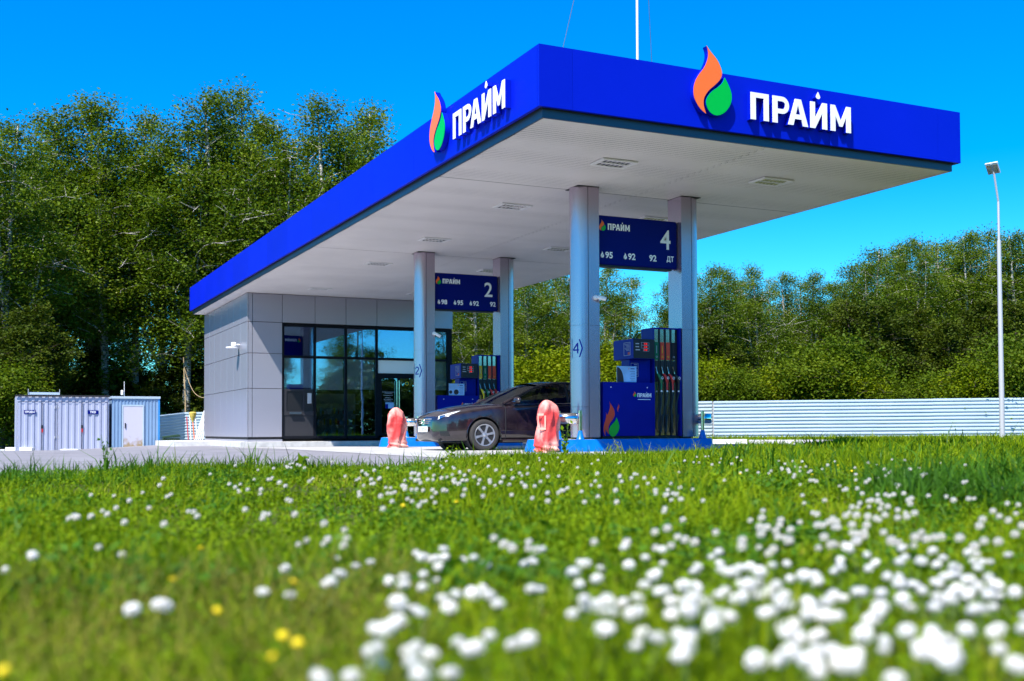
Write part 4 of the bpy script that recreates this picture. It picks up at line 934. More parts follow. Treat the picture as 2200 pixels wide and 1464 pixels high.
TS = np.array([0, .12, .20, .30, .42, .56, .68, .75, .87, 1.0])
def sect(x):
    hw, zb, sh, zt = [float(cr(ST[:, 0], ST[:, c], x)) for c in (1, 2, 3, 4)]
    ys_ = np.array([0, hw*.70, hw*.93, hw*.985, hw*1.0, hw*.995, hw*.965, hw*.90, hw*.55, 0])
    m = zb+(sh-zb)*.5
    zs_ = np.array([zb, zb, zb+.03, zb+.12, zb+(sh-zb)*.4, zb+(sh-zb)*.7, sh-.015, sh+.012, sh+(zt-sh)*.72, zt])
    return ys_, zs_
def surf(x, t, off=0):
    ys_, zs_ = sect(x); y = float(cr(TS, ys_, t)); z = float(cr(TS, zs_, t))
    if off:
        y2, z2 = float(cr(TS, ys_, min(t+.01, 1))), float(cr(TS, zs_, min(t+.01, 1))); n_ = Vector((0, z2-z, -(y2-y)))
        dx = .02; xa = min(x+dx, 4.68); ya, za = sect(xa); yy, zz = float(cr(TS, ya, t)), float(cr(TS, za, t)); tx = Vector((xa-x, yy-y, zz-z)); tt = Vector((0, y2-y, z2-z))
        nn_ = tt.cross(tx)
        if nn_.length > 1e-9:
            nn_.normalize()
            if nn_.y < 0 and abs(nn_.y) > .2 or (nn_.z < -.3 and t > .6): nn_ = -nn_
            return (x+nn_.x*off, y+nn_.y*off, z+nn_.z*off)
    return (x, y, z)
def W_(p, s=1): return (CX+p[0], CY+.88-s*p[1], p[2])      # s=+1 near side
car = thing('car', 'dark brown-black saloon car stopped at the pumps, nose to the left', 'car', (CX+2.3, CY+.88, 0))
nx, ntt = 90, 30
xsb = [4.68*(k/nx)**1.25 for k in range(nx+1)]
mb = MB(); V = []
for x in xsb:
    row = [W_(surf(x, j/ntt), 1) for j in range(ntt+1)]+[W_(surf(x, j/ntt), -1) for j in range(ntt-1, 0, -1)]
    V += row
k = 2*ntt; mb.add(V, [(i_*k+j, i_*k+(j+1) % k, (i_+1)*k+(j+1) % k, (i_+1)*k+j) for i_ in range(nx) for j in range(k)]+[tuple(range(k)), tuple(nx*k+j for j in range(k))])
body = obj('body', mb, 'paint', car, smooth=True)
cuts = []
for xw in (.96, 3.66):
    for s in (1, -1):
        cb = MB().lathe([(.372, -.30), (.372, .35)], (CX+xw, CY+.88-s*.95, .318), 40, 'y'); co = obj('cut', cb, 'gap'); md = body.modifiers.new('arch', 'BOOLEAN'); md.object = co; md.operation = 'DIFFERENCE'; md.solver = 'EXACT'; cuts.append(co)
bpy.context.view_layer.update(); me = bpy.data.meshes.new_from_object(body.evaluated_get(bpy.context.evaluated_depsgraph_get())); body.modifiers.clear(); body.data = me
co_b = BASE[body.name]
for c in cuts: bpy.data.objects.remove(c)
me.materials.clear(); me.materials.append(M['paint'])
for p_ in me.polygons: p_.use_smooth = True
me.set_sharp_from_angle(angle=R(35))
def wheel(xw, s):
    yc = CY+.88-s*.80; c = (CX+xw, yc, .318)
    wr = obj('wheel', MB().lathe([(.20, -.09), (.20, .09)], c, 32, 'y'), 'gap', car)
    o_ = -s
    obj('tyre', MB().lathe([(.225, o_*.10), (.245, o_*.112), (.290, o_*.112), (.312, o_*.10), (.318, o_*.06), (.318, -o_*.08), (.30, -o_*.10), (.22, -o_*.10)], c, 48, 'y', cap=False), 'tyre', wr, smooth=True)
    mb = MB().lathe([(.228, o_*.10), (.222, o_*.108), (.205, o_*.104), (.200, o_*.06), (.200, -o_*.08)], c, 48, 'y', cap=False)
    for q in range(6):
        a = q*math.pi/3+.22; ca, sa = math.cos(a), math.sin(a)
        def sp(r_, w_, d_): return (c[0]+ca*r_-sa*w_, c[1]+o_*d_, c[2]+sa*r_+ca*w_)
        V = [sp(r_, w_, d_) for r_, wd_, dd_ in ((.03, .030, .095), (.11, .020, .100), (.205, .030, .102)) for w_, d_ in ((-wd_, dd_), (wd_, dd_), (wd_*.8, dd_-.03), (-wd_*.8, dd_-.03))]
        mb.add(V, [(b_+j, b_+(j+1) % 4, b_+4+(j+1) % 4, b_+4+j) for b_ in (0, 4) for j in range(4)])
    obj('rim', mb, 'alloy', wr, smooth=False); obj('hub_cap', MB().lathe([(.036, o_*.08), (.034, o_*.108), (.02, o_*.115), (.001, o_*.116)], c, 20, 'y'), 'alloy', wr, smooth=True)
    obj('brake_disc', MB().lathe([(.135, o_*.03), (.135, o_*.04)], c, 30, 'y'), 'band', wr)
for xw in (.96, 3.66):
    for s in (1, -1): wheel(xw, s)
# glasshouse
CL = np.array([(1.22, .985), (1.76, 1.235), (2.26, 1.415), (2.75, 1.46), (3.15, 1.45), (3.65, 1.355), (4.15, 1.10)])
RL = np.array([(1.42, .79, .955), (1.90, .70, 1.17), (2.36, .625, 1.345), (2.80, .60, 1.41), (3.25, .60, 1.405), (3.68, .64, 1.30), (4.16, .72, 1.06)])
def gh(u, v):
    """u 0..6 along, v 0..1 centre to rail"""
    us = np.arange(7.); cx_, cz_ = float(cr(us, CL[:, 0], u)), float(cr(us, CL[:, 1], u)); rx, ry, rz = [float(cr(us, RL[:, c_], u)) for c_ in range(3)]
    f_ = v; return (cx_+(rx-cx_)*f_**2, ry*f_, cz_+(rz-cz_)*f_**2.2)
def gpatch(u0, u1, v1=1.0, n=14, off=0):
    mb = MB(); mb.grid(lambda a, b: W_(gh(u0+(u1-u0)*b, abs(a*2-1)*v1), 1 if a > .5 else -1), 2*n, n); return mb
obj('windscreen', gpatch(.02, 2.0, .955), 'carglass', car, smooth=True); obj('roof', gpatch(2.0, 4.1, 1.0), 'paint', car, smooth=True); obj('rear_window', gpatch(4.1, 6, .95), 'carglass', car, smooth=True)
def belt(x): y, z = surf(x, .75)[1:]; return (x, y*.995, z)
for s in (1, -1):
    rail = [W_(gh(6*k/30, 1.0), s) for k in range(31)]
    obj('roof_rail', MB().tube(rail, [.026 if 6 < k < 26 else .032 for k in range(31)], 8), 'paint', car, smooth=True)
    def side(u0, u1, name, m):
        mb = MB()
        def fn(a, b):
            u = u0+(u1-u0)*a; r_ = Vector(gh(u, 1.0)); xb_ = 1.44+(r_.x-1.42)*.985; bl = Vector(belt(min(max(xb_, 1.44), 4.12))); p_ = bl.lerp(r_, b); p_.y += .02*math.sin(math.pi*b); return W_(p_, s)
        mb.grid(fn, 16, 8); obj(name, mb, m, car, smooth=True)
    side(.55, 3.28, 'side_window', 'carglass'); side(3.40, 5.1, 'side_window', 'carglass'); side(0.0, .50, 'pillar', 'paint'); side(5.15, 6.0, 'pillar', 'paint'); side(3.28, 3.40, 'pillar', 'black')
    obj('belt_trim', MB().tube([W_((x, belt(x)[1]+.012, belt(x)[2]+.012), s) for x in np.linspace(1.62, 3.95, 18)], .012, 6), 'chrome', car, smooth=True)
    for xd, z0, z1 in ((1.44, .24, .94), (2.56, .24, .94)):
        pts = []
        for k in range(12):
            t_ = .22+.52*k/11; p_ = surf(xd+.02*math.sin(k), t_, .002); pts.append(W_(surf(xd, t_, .001), s))
        obj('door_gap', MB().tube(pts, .007, 5), 'gap', car)
    for xd in (2.40, 3.40): pp_ = surf(xd, .66); obj('door_handle', MB().tube([W_((xd-.11, pp_[1]+.02, pp_[2]), s), W_((xd, pp_[1]+.035, pp_[2]+.003), s), W_((xd+.09, pp_[1]+.02, pp_[2]), s)], .014, 8), 'paint', car, smooth=True)
    p_ = belt(1.70)
    mb = MB(); mb.grid(lambda a, b: W_((p_[0]-.02+.105*math.cos(a*2*math.pi)*math.sin(b*math.pi)*(.8 if math.cos(a*2*math.pi) < 0 else .45), p_[1]+.16+.125*math.cos(b*math.pi), p_[2]+.10+.072*math.sin(a*2*math.pi)*math.sin(b*math.pi)), s), 20, 12)
    mr_ = obj('mirror', mb, 'paint', car, smooth=True)
    obj('mirror_stripe', MB().tube([W_((p_[0]-.09, p_[1]+.06, p_[2]+.075), s), W_((p_[0]-.095, p_[1]+.18, p_[2]+.072), s), W_((p_[0]-.03, p_[1]+.27, p_[2]+.075), s)], .011, 8), 'chrome', mr_, smooth=True)
    obj('mirror_arm', MB().tube([W_((p_[0]-.02, p_[1]-.02, p_[2]+.02), s), W_((p_[0]-.02, p_[1]+.08, p_[2]+.06), s)], .02, 8), 'paint', mr_)
    # lights on the body surface
    def bpatch(name, pts, m, off, par=car):
        """pts: (x, t) quad corners; sampled over the body"""
        mb = MB(); (a_, b_, c_, d_) = [np.array(q_) for q_ in pts]
        def fn(i_, j_): q_ = (a_*(1-i_)+b_*i_)*(1-j_)+(d_*(1-i_)+c_*i_)*j_; return W_(surf(q_[0], q_[1], off), s)
        mb.grid(fn, 14, 6); return obj(name, mb, m, par, smooth=True)
    hl = bpatch('headlight', [(.055, .66), (.36, .71), (.50, .765), (.085, .775)], 'lamp', .006)
    bpatch('headlight_unit', [(.08, .66), (.17, .68), (.19, .745), (.10, .755)], 'chrome', .012, hl)
    bpatch('fog_lamp_recess', [(.09, .30), (.26, .30), (.22, .42), (.07, .44)], 'black', .004)
    bpatch('tail_lamp', [(4.45, .60), (4.66, .60), (4.66, .74), (4.35, .74)], 'red', .006)
    for k in range(1):
        obj('sill', MB().tube([W_((x, .875, .20), s) for x in (1.36, 2.3, 3.26)], .035, 8), 'paint', car)
    ap = []; ah = []
    for k in range(25):
        a = math.pi*(-.06+1.12*k/24); ap.append(W_((.96+.378*math.cos(a), .864, .318+.378*math.sin(a)), s))
    obj('arch_lip', MB().tube(ap, .010, 6), 'paint', car, smooth=True)
    obj('wheel_well', MB().lathe([(.37, 0), (.37, .25*s), (.02, .25*s)], (CX+.96, CY+.88-s*.86, .318), 32, 'y', cap=False), 'gap', car)
ffn = lambda u, v, w_: (CX+.018-w_+.30*u*u, CY+.88-u, v)
gr = obj('grille', MB().prism([(-.40, .665), (.40, .665), (.26, .53), (-.26, .53)], ffn, .015, .03), 'black', car)
for z, h_ in ((.655, .38), (.61, .33), (.57, .28)): obj('grille_bar', MB().tube([ffn(u, z, .045) for u in np.linspace(-h_, h_, 9)], .009 if z < .63 else .012, 6), 'chrome', gr, smooth=True)
em = obj('emblem', MB().tube([ffn(.085*math.cos(a), .60+.065*math.sin(a), .055) for a in np.linspace(0, 2*math.pi, 22)], .008, 6), 'chrome', gr, smooth=True)
obj('emblem_letter', MB().text('H', ffn, .05, .56, -.10, .08, .008, .02, .05), 'chrome', em)
pl = obj('number_plate', MB().prism([(-.26, .385), (.26, .385), (.26, .497), (-.26, .497)], lambda u, v, w_: (CX-.035-w_, CY+.88-u, v), 0, .012), 'whitelit', car, bevel=.003)
obj('plate_text', MB().text('К475ВТ', lambda u, v, w_: (CX-.048-w_, CY+.88+u, v), -.23, .41, .34, .06, 0, .01), 'black', pl)
obj('plate_text', MB().text('154', lambda u, v, w_: (CX-.048-w_, CY+.88+u, v), .15, .425, .08, .045, 0, .01), 'black', pl)
obj('lower_intake', MB().prism([(-.44, .375), (.44, .375), (.36, .245), (-.36, .245)], ffn, .005, .02), 'black', car)
obj('lip', MB().tube([ffn(u, .215, -.02+.10*(abs(u) > .6)) for u in np.linspace(-.66, .66, 9)], .03, 8), 'black', car)
obj('tow_cover', MB().lathe([(.001, -.02), (.04, -.015), (.05, 0)], (CX+.055, CY+.88-.42, .49), 14, 'x', cap=False), 'pale', car)
obj('underbody', MB().box((CX+.5, CY+.25, .15), (CX+4.3, CY+1.5, .22)), 'gap', car)
obj('dashboard', MB().box((CX+1.45, CY+.2, .80), (CX+1.95, CY+1.56, .98)), 'seat', car, bevel=.05)
for yy in (.28, .98):
    st = obj('front_seat', MB().box((CX+2.35, CY+yy, .42), (CX+2.85, CY+yy+.48, .60)), 'seat', car, bevel=.05)
    obj('seat_back', MB().add([(CX+2.75, CY+yy, .55), (CX+2.75, CY+yy+.48, .55), (CX+2.90, CY+yy+.48, .55), (CX+2.90, CY+yy, .55), (CX+2.98, CY+yy+.05, 1.12), (CX+2.98, CY+yy+.43, 1.12), (CX+3.06, CY+yy+.43, 1.12), (CX+3.06, CY+yy+.05, 1.12)], [(0, 1, 2, 3), (4, 5, 6, 7), (0, 1, 5, 4), (1, 2, 6, 5), (2, 3, 7, 6), (3, 0, 4, 7)]), 'seat', st, bevel=.03)
    obj('headrest', MB().box((CX+2.98, CY+yy+.13, 1.15), (CX+3.08, CY+yy+.35, 1.32)), 'seat', st, bevel=.03)
obj('rear_bench', MB().box((CX+3.3, CY+.2, .42), (CX+3.8, CY+1.56, .62)).box((CX+3.81, CY+.2, .42), (CX+4.0, CY+1.56, 1.08)), 'seat', car, bevel=.04)
for yy in (.15, 1.57): obj('cabin_trim', MB().box((CX+1.5, CY+yy, .56), (CX+3.95, CY+yy+.04, .93)), 'seat', car)
obj('headliner', gpatch(2.05, 4.05, .93), 'seat', car); car.children[-1].location.z -= .03
wc = Vector((CX+2.08, CY+.52, .93)); obj('steering_wheel', MB().tube([(wc.x-.06*math.sin(a), wc.y+.18*math.cos(a), wc.z+.17*math.sin(a)) for a in np.linspace(0, 2*math.pi, 25)], .014, 8).tube([(wc.x, wc.y-.17, wc.z), (wc.x, wc.y+.17, wc.z)], .014, 6), 'black', car, smooth=True)

# driver, one skinned body
def grow(name, pts, edges, radii, m, parent):
    b = BASE[parent.name]; me = bpy.data.meshes.new(name); me.from_pydata([tuple(Vector(p)-b) for p in pts], edges, []); o = bpy.data.objects.new(name, me); COL.objects.link(o)
    bm = bmesh.new(); bm.from_mesh(me); ly = bm.verts.layers.skin.verify()
    for v, r_ in zip(bm.verts, radii): v[ly].radius = (r_, r_) if not isinstance(r_, tuple) else r_; v[ly].use_root = (v.index == 0)
    bm.to_mesh(me); bm.free()
    o.modifiers.new('skin', 'SKIN').use_smooth_shade = True; sb = o.modifiers.new('sub', 'SUBSURF'); sb.levels = 2; sb.render_levels = 2
    bpy.context.view_layer.update(); m2 = bpy.data.meshes.new_from_object(o.evaluated_get(bpy.context.evaluated_depsgraph_get())); o.modifiers.clear(); o.data = m2
    m2.materials.clear(); m2.materials.append(M[m]); m2.polygons.foreach_set('use_smooth', [True]*len(m2.polygons)); o.parent = parent; BASE[o.name] = b; return o
px_, py_ = CX+2.52, CY+.50
dv = thing('person', 'driver in a dark shirt sitting at the steering wheel of the dark car', 'person', (px_, py_, .55))
P_ = [(px_, py_, .62), (px_+.07, py_, .80), (px_+.12, py_, .98), (px_+.13, py_, 1.06), (px_+.10, py_, 1.13), (px_+.07, py_, 1.20), (px_+.06, py_, 1.29),
      (px_+.11, py_-.19, 1.03), (px_-.10, py_-.22, .90), (px_-.36, py_-.14, .98), (px_-.45, py_-.13, 1.02), (px_+.11, py_+.19, 1.03), (px_-.10, py_+.22, .88), (px_-.36, py_+.14, .98), (px_-.45, py_+.13, 1.02),
      (px_-.42, py_-.10, .64), (px_-.70, py_-.12, .36), (px_-.42, py_+.10, .64), (px_-.70, py_+.12, .36)]
E_ = [(0, 1), (1, 2), (2, 3), (3, 4), (4, 5), (5, 6), (2, 7), (7, 8), (8, 9), (9, 10), (2, 11), (11, 12), (12, 13), (13, 14), (0, 15), (15, 16), (0, 17), (17, 18)]
R_ = [.14, .13, .14, .06, .06, .088, .072, .07, .05, .032, .030, .07, .05, .032, .030, .075, .05, .075, .05]
for s in (-1, 1):
    hb = 10 if s < 0 else 14; h0 = Vector(P_[hb])
    for q in range(5):
        n0 = len(P_); oy = (q-1.5)*.018*s if q < 4 else -.03*s
        P_ += [tuple(h0+Vector((-.03, oy, .02-.006*abs(q-1.5)))), tuple(h0+Vector((-.055, oy, 0))), tuple(h0+Vector((-.045, oy, -.025)))]; R_ += [.010, .009, .008]; E_ += [(hb, n0), (n0, n0+1), (n0+1, n0+2)]
bodyp = grow('body', P_, E_, R_, 'skin', dv)
grow('shirt', [(px_, py_, .60), (px_+.07, py_, .80), (px_+.12, py_, .98), (px_+.125, py_, 1.05), (px_+.11, py_-.20, 1.03), (px_-.0, py_-.22, .965), (px_+.11, py_+.20, 1.03), (px_, py_+.22, .955)], [(0, 1), (1, 2), (2, 3), (2, 4), (4, 5), (2, 6), (6, 7)], [.16, .155, .165, .08, .085, .068, .085, .068], 'cloth', dv)
mb = MB(); mb.grid(lambda a, b: (px_+.085+.092*math.cos(a*2*math.pi)*math.sin(b*math.pi*.55), py_+.084*math.sin(a*2*math.pi)*math.sin(b*math.pi*.55), 1.235+.125*math.cos(b*math.pi*.55)), 20, 10); obj('hair', mb, 'hair', dv, smooth=True)
mb = MB(); mb.grid(lambda a, b: (px_-.030-.028*math.sin(b*math.pi)*math.cos(a*math.pi-math.pi/2), py_+.016*math.sin(a*math.pi-math.pi/2), 1.255-.05*b), 8, 8); obj('nose', mb, 'skin', dv, smooth=True)
for s in (-1, 1):
    obj('ear', MB().lathe([(.001, .0), (.022, .004), (.026, .01), (.02, .016)], (px_+.075, py_+s*.086, 1.235), 12, 'y'), 'skin', dv, smooth=True)
    obj('eye', MB().lathe([(.001, -.008), (.010, -.005), (.012, 0)], (px_-.012, py_+s*.032, 1.262), 10, 'x'), 'gap', dv)
obj('mouth', MB().tube([(px_-.005, py_-.025, 1.185), (px_-.015, py_, 1.187), (px_-.005, py_+.025, 1.185)], .006, 6), 'redlabel', dv)

# ------------------------------------------------------------------ trees
def tree_mesh(seed, H=18., Rc=2.9, base=.28, nl=34, leafn=30, lsize=.17, droop=1.0, bare=.25, leafm='leaf', trunkr=.17, barkm='bark', lead=3):
    """one trunk with limbs and one crown of leaf clumps, unit metres, base at origin"""
    global rng
    rr = np.random.default_rng(seed); rd = random.Random(seed)
    tk = MB(); k = 12; ph = rd.uniform(0, 6); C = []; stems = []
    pts = [(.35*math.sin(j/k*2.4+ph)*j/k, .35*math.cos(j/k*1.9+ph)*j/k, H*.97*j/k) for j in range(k+1)]
    tk.tube(pts, [trunkr*(1-f/k)**.8+.02 for f in range(k+1)], 8); stems.append((pts, base, 1.0, nl))
    for q in range(lead):
        f0 = rd.uniform(.25, .45); p0 = Vector(pts[int(f0*k)]); a = q*2.1+rd.uniform(-.5, .5)+ph; ln = H*rd.uniform(.40, .56)*(1-.1*q); sp_ = Rc*rd.uniform(.35, .6)
        sp = [tuple(p0+Vector((math.cos(a)*sp_*math.sin(j/k*1.6), math.sin(a)*sp_*math.sin(j/k*1.6), ln*j/k))) for j in range(k+1)]
        tk.tube(sp, [trunkr*.5*(1-f/k)**.8+.015 for f in range(k+1)], 6); stems.append((sp, .2, .62, nl//2))
    for pts, base_, rs_, nl_ in stems:
        for q in range(nl_):
            f = base_+(1-base_)*((q+.5)/nl_)**.9; f = min(.985, f+rd.uniform(-.02, .02)); j = min(k-1, int(f*k)); p0 = Vector(pts[j]).lerp(Vector(pts[j+1]), f*k-j)
            g = (f-base_)/(1-base_); env = min(1, .35+1.6*g)*(1-g**2.2)**.8+.06
            ln = Rc*rs_*env*rd.uniform(.55, 1.25)+.3; a = q*2.4+rd.uniform(-.5, .5); up = rd.uniform(.6, 1.3)
            lp = []
            for s in range(6):
                t = s/5; r_ = ln*t; z = ln*(up*t-.75*droop*t*t); lp.append(p0+Vector((math.cos(a+.3*t)*r_, math.sin(a+.3*t)*r_, z)))
            tk.tube(lp, [max(.010, .045*(1-f*.6)*(1-t/5.5)) for t in range(6)], 5, cap=False)
            skip = rd.random() < bare*.5
            for s in range(3):      # side twigs
                t = rd.uniform(.35, 1); j = min(4, int(t*5)); b0 = lp[j].lerp(lp[j+1], t*5-j); tw = ln*.35
                b1 = b0+Vector((rd.uniform(-1, 1), rd.uniform(-1, 1), rd.uniform(.1, .8)))*tw; tk.tube([b0, b1], [.016, .006], 4, cap=False)
                if not skip: C.append(b0.lerp(b1, .5)); C.append(b1)
            for t in (.3, .5, .7, .85, 1.0):
                if skip or rd.random() < bare*.6: continue
                j = min(4, int(t*5)); C.append(lp[j].lerp(lp[j+1], t*5-j))
        if rd.random() > bare*.8:
            for g in range(5): C.append(Vector(pts[-1])+Vector((rd.uniform(-.4, .4), rd.uniform(-.4, .4), rd.uniform(-1.2, .1))))
    C = np.array([tuple(c) for c in C]); n = len(C); L_ = []; cs_ = 1.25 if H < 8 else 1.0
    for c in C:
        m = int(leafn*rr.uniform(.5, 1.5)); o = np.clip(rr.normal(0, 1, (m, 3)), -1.9, 1.9)*np.array([.31, .31, .33])*rr.uniform(.7, 1.4)*cs_; o[:, 2] -= np.clip(np.abs(rr.normal(0, .32*droop, m)), 0, .8); L_.append(c+o)
    old = rng; rng = rr; V, F = leaves(np.concatenate(L_), lsize, .25); rng = old
    cm = npmesh('crown', V, F, leafm)
    tmo = bpy.data.meshes.new('trunk'); tmo.from_pydata([tuple(v) for v in tk.v], [], tk.f); tmo.materials.append(M[barkm]); tmo.polygons.foreach_set('use_smooth', [True]*len(tmo.polygons))
    return tmo, cm
VAR = [tree_mesh(11, 18, 3.0, .16, 36, 52, .112, bare=.15), tree_mesh(12, 18, 3.3, .18, 38, 50, .112, bare=.2), tree_mesh(13, 18, 2.8, .24, 32, 52, .112, bare=.4), tree_mesh(14, 18, 3.5, .16, 38, 50, .115, bare=.1, lead=4), tree_mesh(15, 18, 2.8, .24, 32, 48, .11, bare=.65), tree_mesh(16, 18, 3.1, .2, 34, 52, .112, lead=3, bare=.3)]
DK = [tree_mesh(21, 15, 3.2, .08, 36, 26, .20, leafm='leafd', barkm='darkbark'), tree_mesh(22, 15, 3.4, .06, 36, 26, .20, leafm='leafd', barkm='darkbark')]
BU = [tree_mesh(31, 5, 2.0, .04, 22, 40, .13, .5, .1, 'leafy', .07, 'darkbark', 4), tree_mesh(32, 5, 2.2, .04, 22, 40, .13, .6, .1, 'leafy', .07, 'darkbark', 3), tree_mesh(33, 5, 2.1, .04, 22, 40, .14, .6, .1, 'leafg', .07, 'darkbark', 4)]
def plant(name, lab, cat, grp, var, x, y, z, h, h0, sx=1., rot=None):
    t = thing(name, lab, cat, (x, y, z), grp); k = h/h0; t.scale = (k*sx, k*sx, k); t.rotation_euler.z = random.uniform(0, 6.28) if rot is None else rot
    for nm, me in zip(('trunk', 'crown'), var):
        o = bpy.data.objects.new(nm, me); COL.objects.link(o); o.parent = t
    return t
def hat(px, ytop, d):
    return CAM[2]+(923.6-ytop)*d/FPX*1.0
ORD = ['leftmost', 'second', 'third', 'fourth', 'fifth', 'sixth', 'seventh', 'eighth', 'ninth', 'tenth', 'eleventh', 'twelfth', 'thirteenth', 'fourteenth', 'fifteenth', 'sixteenth', 'seventeenth', 'eighteenth', 'nineteenth', 'twentieth']
def row(specs, what, grp, zb=-.5, sx=1.0, var=VAR):
    n = len(specs)
    for k, (px, yt, d) in enumerate(specs):
        x, y = P(px, d); h = hat(px, yt, d)-zb
        plant('birch_tree', f'{ORD[k]} from the left of the {what}', 'tree', grp, var[(k*3+len(what)) % len(var)], x, y, zb, h, 18., sx*random.uniform(.92, 1.12)*18/h*min(1.15, h/18+.05))
# left stand
row([(-150, 240, 56), (-75, 225, 60), (12, 234, 58), (62, 292, 66), (125, 225, 69), (186, 212, 70), (226, 195, 69), (292, 222, 70), (342, 300, 70), (398, 250, 69), (455, 186, 69), (520, 176, 70), (592, 236, 69), (650, 270, 71), (704, 200, 69), (775, 212, 70), (818, 330, 72)],
    'tall birches rising left of the canopy', 'tall birches left of the canopy', sx=1.25)
row([(-100, 250, 78), (60, 330, 76), (215, 300, 80), (470, 240, 79), (556, 250, 74), (745, 250, 78)],
    'second line of birches behind the tall left birches', 'second line of birches on the left')
# middle stand seen between the columns
row([(900, 560, 58), (960, 520, 60), (1022, 540, 56), (1080, 500, 60), (1132, 545, 57), (1190, 500, 62), (1240, 520, 58), (1300, 560, 64), (1350, 590, 66), (1430, 600, 70), (1480, 585, 72)],
    'birches seen between the columns', 'birches between the columns', zb=-.4)
# right stand
row([(1525, 566, 70), (1572, 572, 74), (1632, 566, 72), (1690, 585, 76), (1742, 582, 74), (1792, 604, 80), (1838, 566, 76), (1880, 528, 74), (1925, 520, 78), (1978, 506, 75), (2030, 512, 79), (2078, 498, 76), (2126, 492, 78), (2180, 498, 75), (2235, 500, 78), (2300, 490, 76)],
    'birches above the white fence', 'birches above the right fence', zb=-.3, sx=1.2)
row([(1500, 590, 84), (1555, 590, 88), (1605, 596, 85), (1660, 600, 90), (1715, 596, 86), (1812, 600, 92), (1862, 560, 90), (1905, 540, 92), (1950, 530, 88), (2004, 520, 92), (2052, 520, 90), (2105, 515, 92), (2155, 510, 90), (2210, 510, 92)],
    'back line of birches behind those above the white fence', 'back line of birches on the right', zb=-.3, sx=1.1)
# darker undergrowth trees and bright bushes
def dark(specs, what, grp):
    for k, (px, yt, d) in enumerate(specs):
        x, y = P(px, d); h = hat(px, yt, d)+.6
        plant('dark_tree', f'{ORD[k]} from the left of the {what}', 'tree', grp, DK[k % 2], x, y, -.6, h, 15., random.uniform(.9, 1.2)*min(2.2, (15/h)**.6))
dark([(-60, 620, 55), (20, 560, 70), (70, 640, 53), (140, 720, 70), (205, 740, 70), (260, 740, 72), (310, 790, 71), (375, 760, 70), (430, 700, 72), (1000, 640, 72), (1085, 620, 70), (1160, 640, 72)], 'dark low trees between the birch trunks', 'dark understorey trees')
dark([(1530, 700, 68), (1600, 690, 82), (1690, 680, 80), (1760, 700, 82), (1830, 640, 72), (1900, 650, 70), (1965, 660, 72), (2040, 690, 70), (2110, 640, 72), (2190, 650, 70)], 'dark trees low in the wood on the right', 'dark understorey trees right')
def bush(specs, what, grp):
    for k, (px, yt, d) in enumerate(specs):
        x, y = P(px, d); h = hat(px, yt, d)+.4
        plant('bush', f'{ORD[k]} from the left of the {what}', 'bush', grp, BU[(k*k+len(specs)) % 3], x, y, -.4, h, 5., random.uniform(.95, 1.25)*min(1.8, (5/h)**.5))
bush([(1520, 790, 66), (1582, 812, 64), (1640, 818, 66), (1700, 808, 64), (1745, 776, 63), (1798, 752, 64), (1838, 800, 63), (1905, 840, 63), (2025, 822, 62), (2075, 800, 61), (2132, 796, 61), (2182, 752, 60), (2240, 760, 60)], 'bright yellow green bushes just behind the white fence', 'bushes behind the white fence')
bush([(8, 800, 50), (45, 862, 52), (1120, 790, 54), (1165, 800, 56), (1210, 770, 54), (1305, 760, 58), (1350, 780, 58), (1030, 800, 58)], 'light green bushes behind the sheds and the columns', 'bushes behind the sheds and columns')
for k, (x, y, h) in enumerate([(4, -31, 5), (9, -30, 4.2), (14, -31, 5.2), (19, -30, 4.6), (24, -31, 5), (29, -30, 4.4), (34, -31, 5.4), (39, -30, 5), (44, -31, 5.2), (50, -30, 5), (56, -31, 5.4)]):
    plant('dark_tree', f'low dark tree {k+1} across the road, mirrored in the shop glass', 'tree', 'low trees across the road', DK[k % 2], x, y, -.3, h, 15., 2.6)
# low green edge of the wood, nobody could count it
pp = []
n = 42000; px = rng.uniform(-300, 2400, n); d = rng.uniform(67, 96, n); q = FX[None, :2]+RX[None, :2]*((px-1100)/FPX)[:, None]; f2 = FX[:2]/np.hypot(*FX[:2]); xy = CAM[None, :2]+q*(d/(q @ f2))[:, None]
z = rng.uniform(-.3, 1, n)**1.0*(3.4+1.2*np.sin(px*.03)+.8*np.sin(px*.011+1)); pp.append(leaves(np.column_stack([xy, z]), .42, .2))
stuff('undergrowth', pp, 'leafd', 'dark tangle of undergrowth at the foot of the wood', 'undergrowth')
# trees across the road, mirrored in the shop windows
for k, (x, y, h) in enumerate([(6, -34, 7.5), (11, -40, 9.), (17, -44, 12.), (22, -38, 8.), (26, -46, 13.), (31, -36, 8.), (35, -44, 11.), (40, -38, 12.5), (46, -44, 10), (51, -34, 11.), (57, -42, 12), (14, -36, 6.5), (2, -40, 9.5), (63, -36, 11)]):
    plant('birch_tree', f'tree number {k+1} from the left across the road, mirrored in the shop glass', 'tree', 'trees across the road', VAR[k % 5], x, y, -.2, h, 18., 1.5)

n = 70000; xx = rng.uniform(-30, 95, n); hh = 4.6+1.5*np.sin(xx*.31)+1.0*np.sin(xx*.83+1)+.6*np.sin(xx*1.9)
stuff('wood_edge', [leaves(np.column_stack([xx, -32-rng.uniform(0, 9, n), -.2+hh*rng.uniform(0, 1, n)**.9]), .46, .2)], 'leafd', 'leafy edge of the wood across the road, mirrored in the shop glass', 'wood edge')

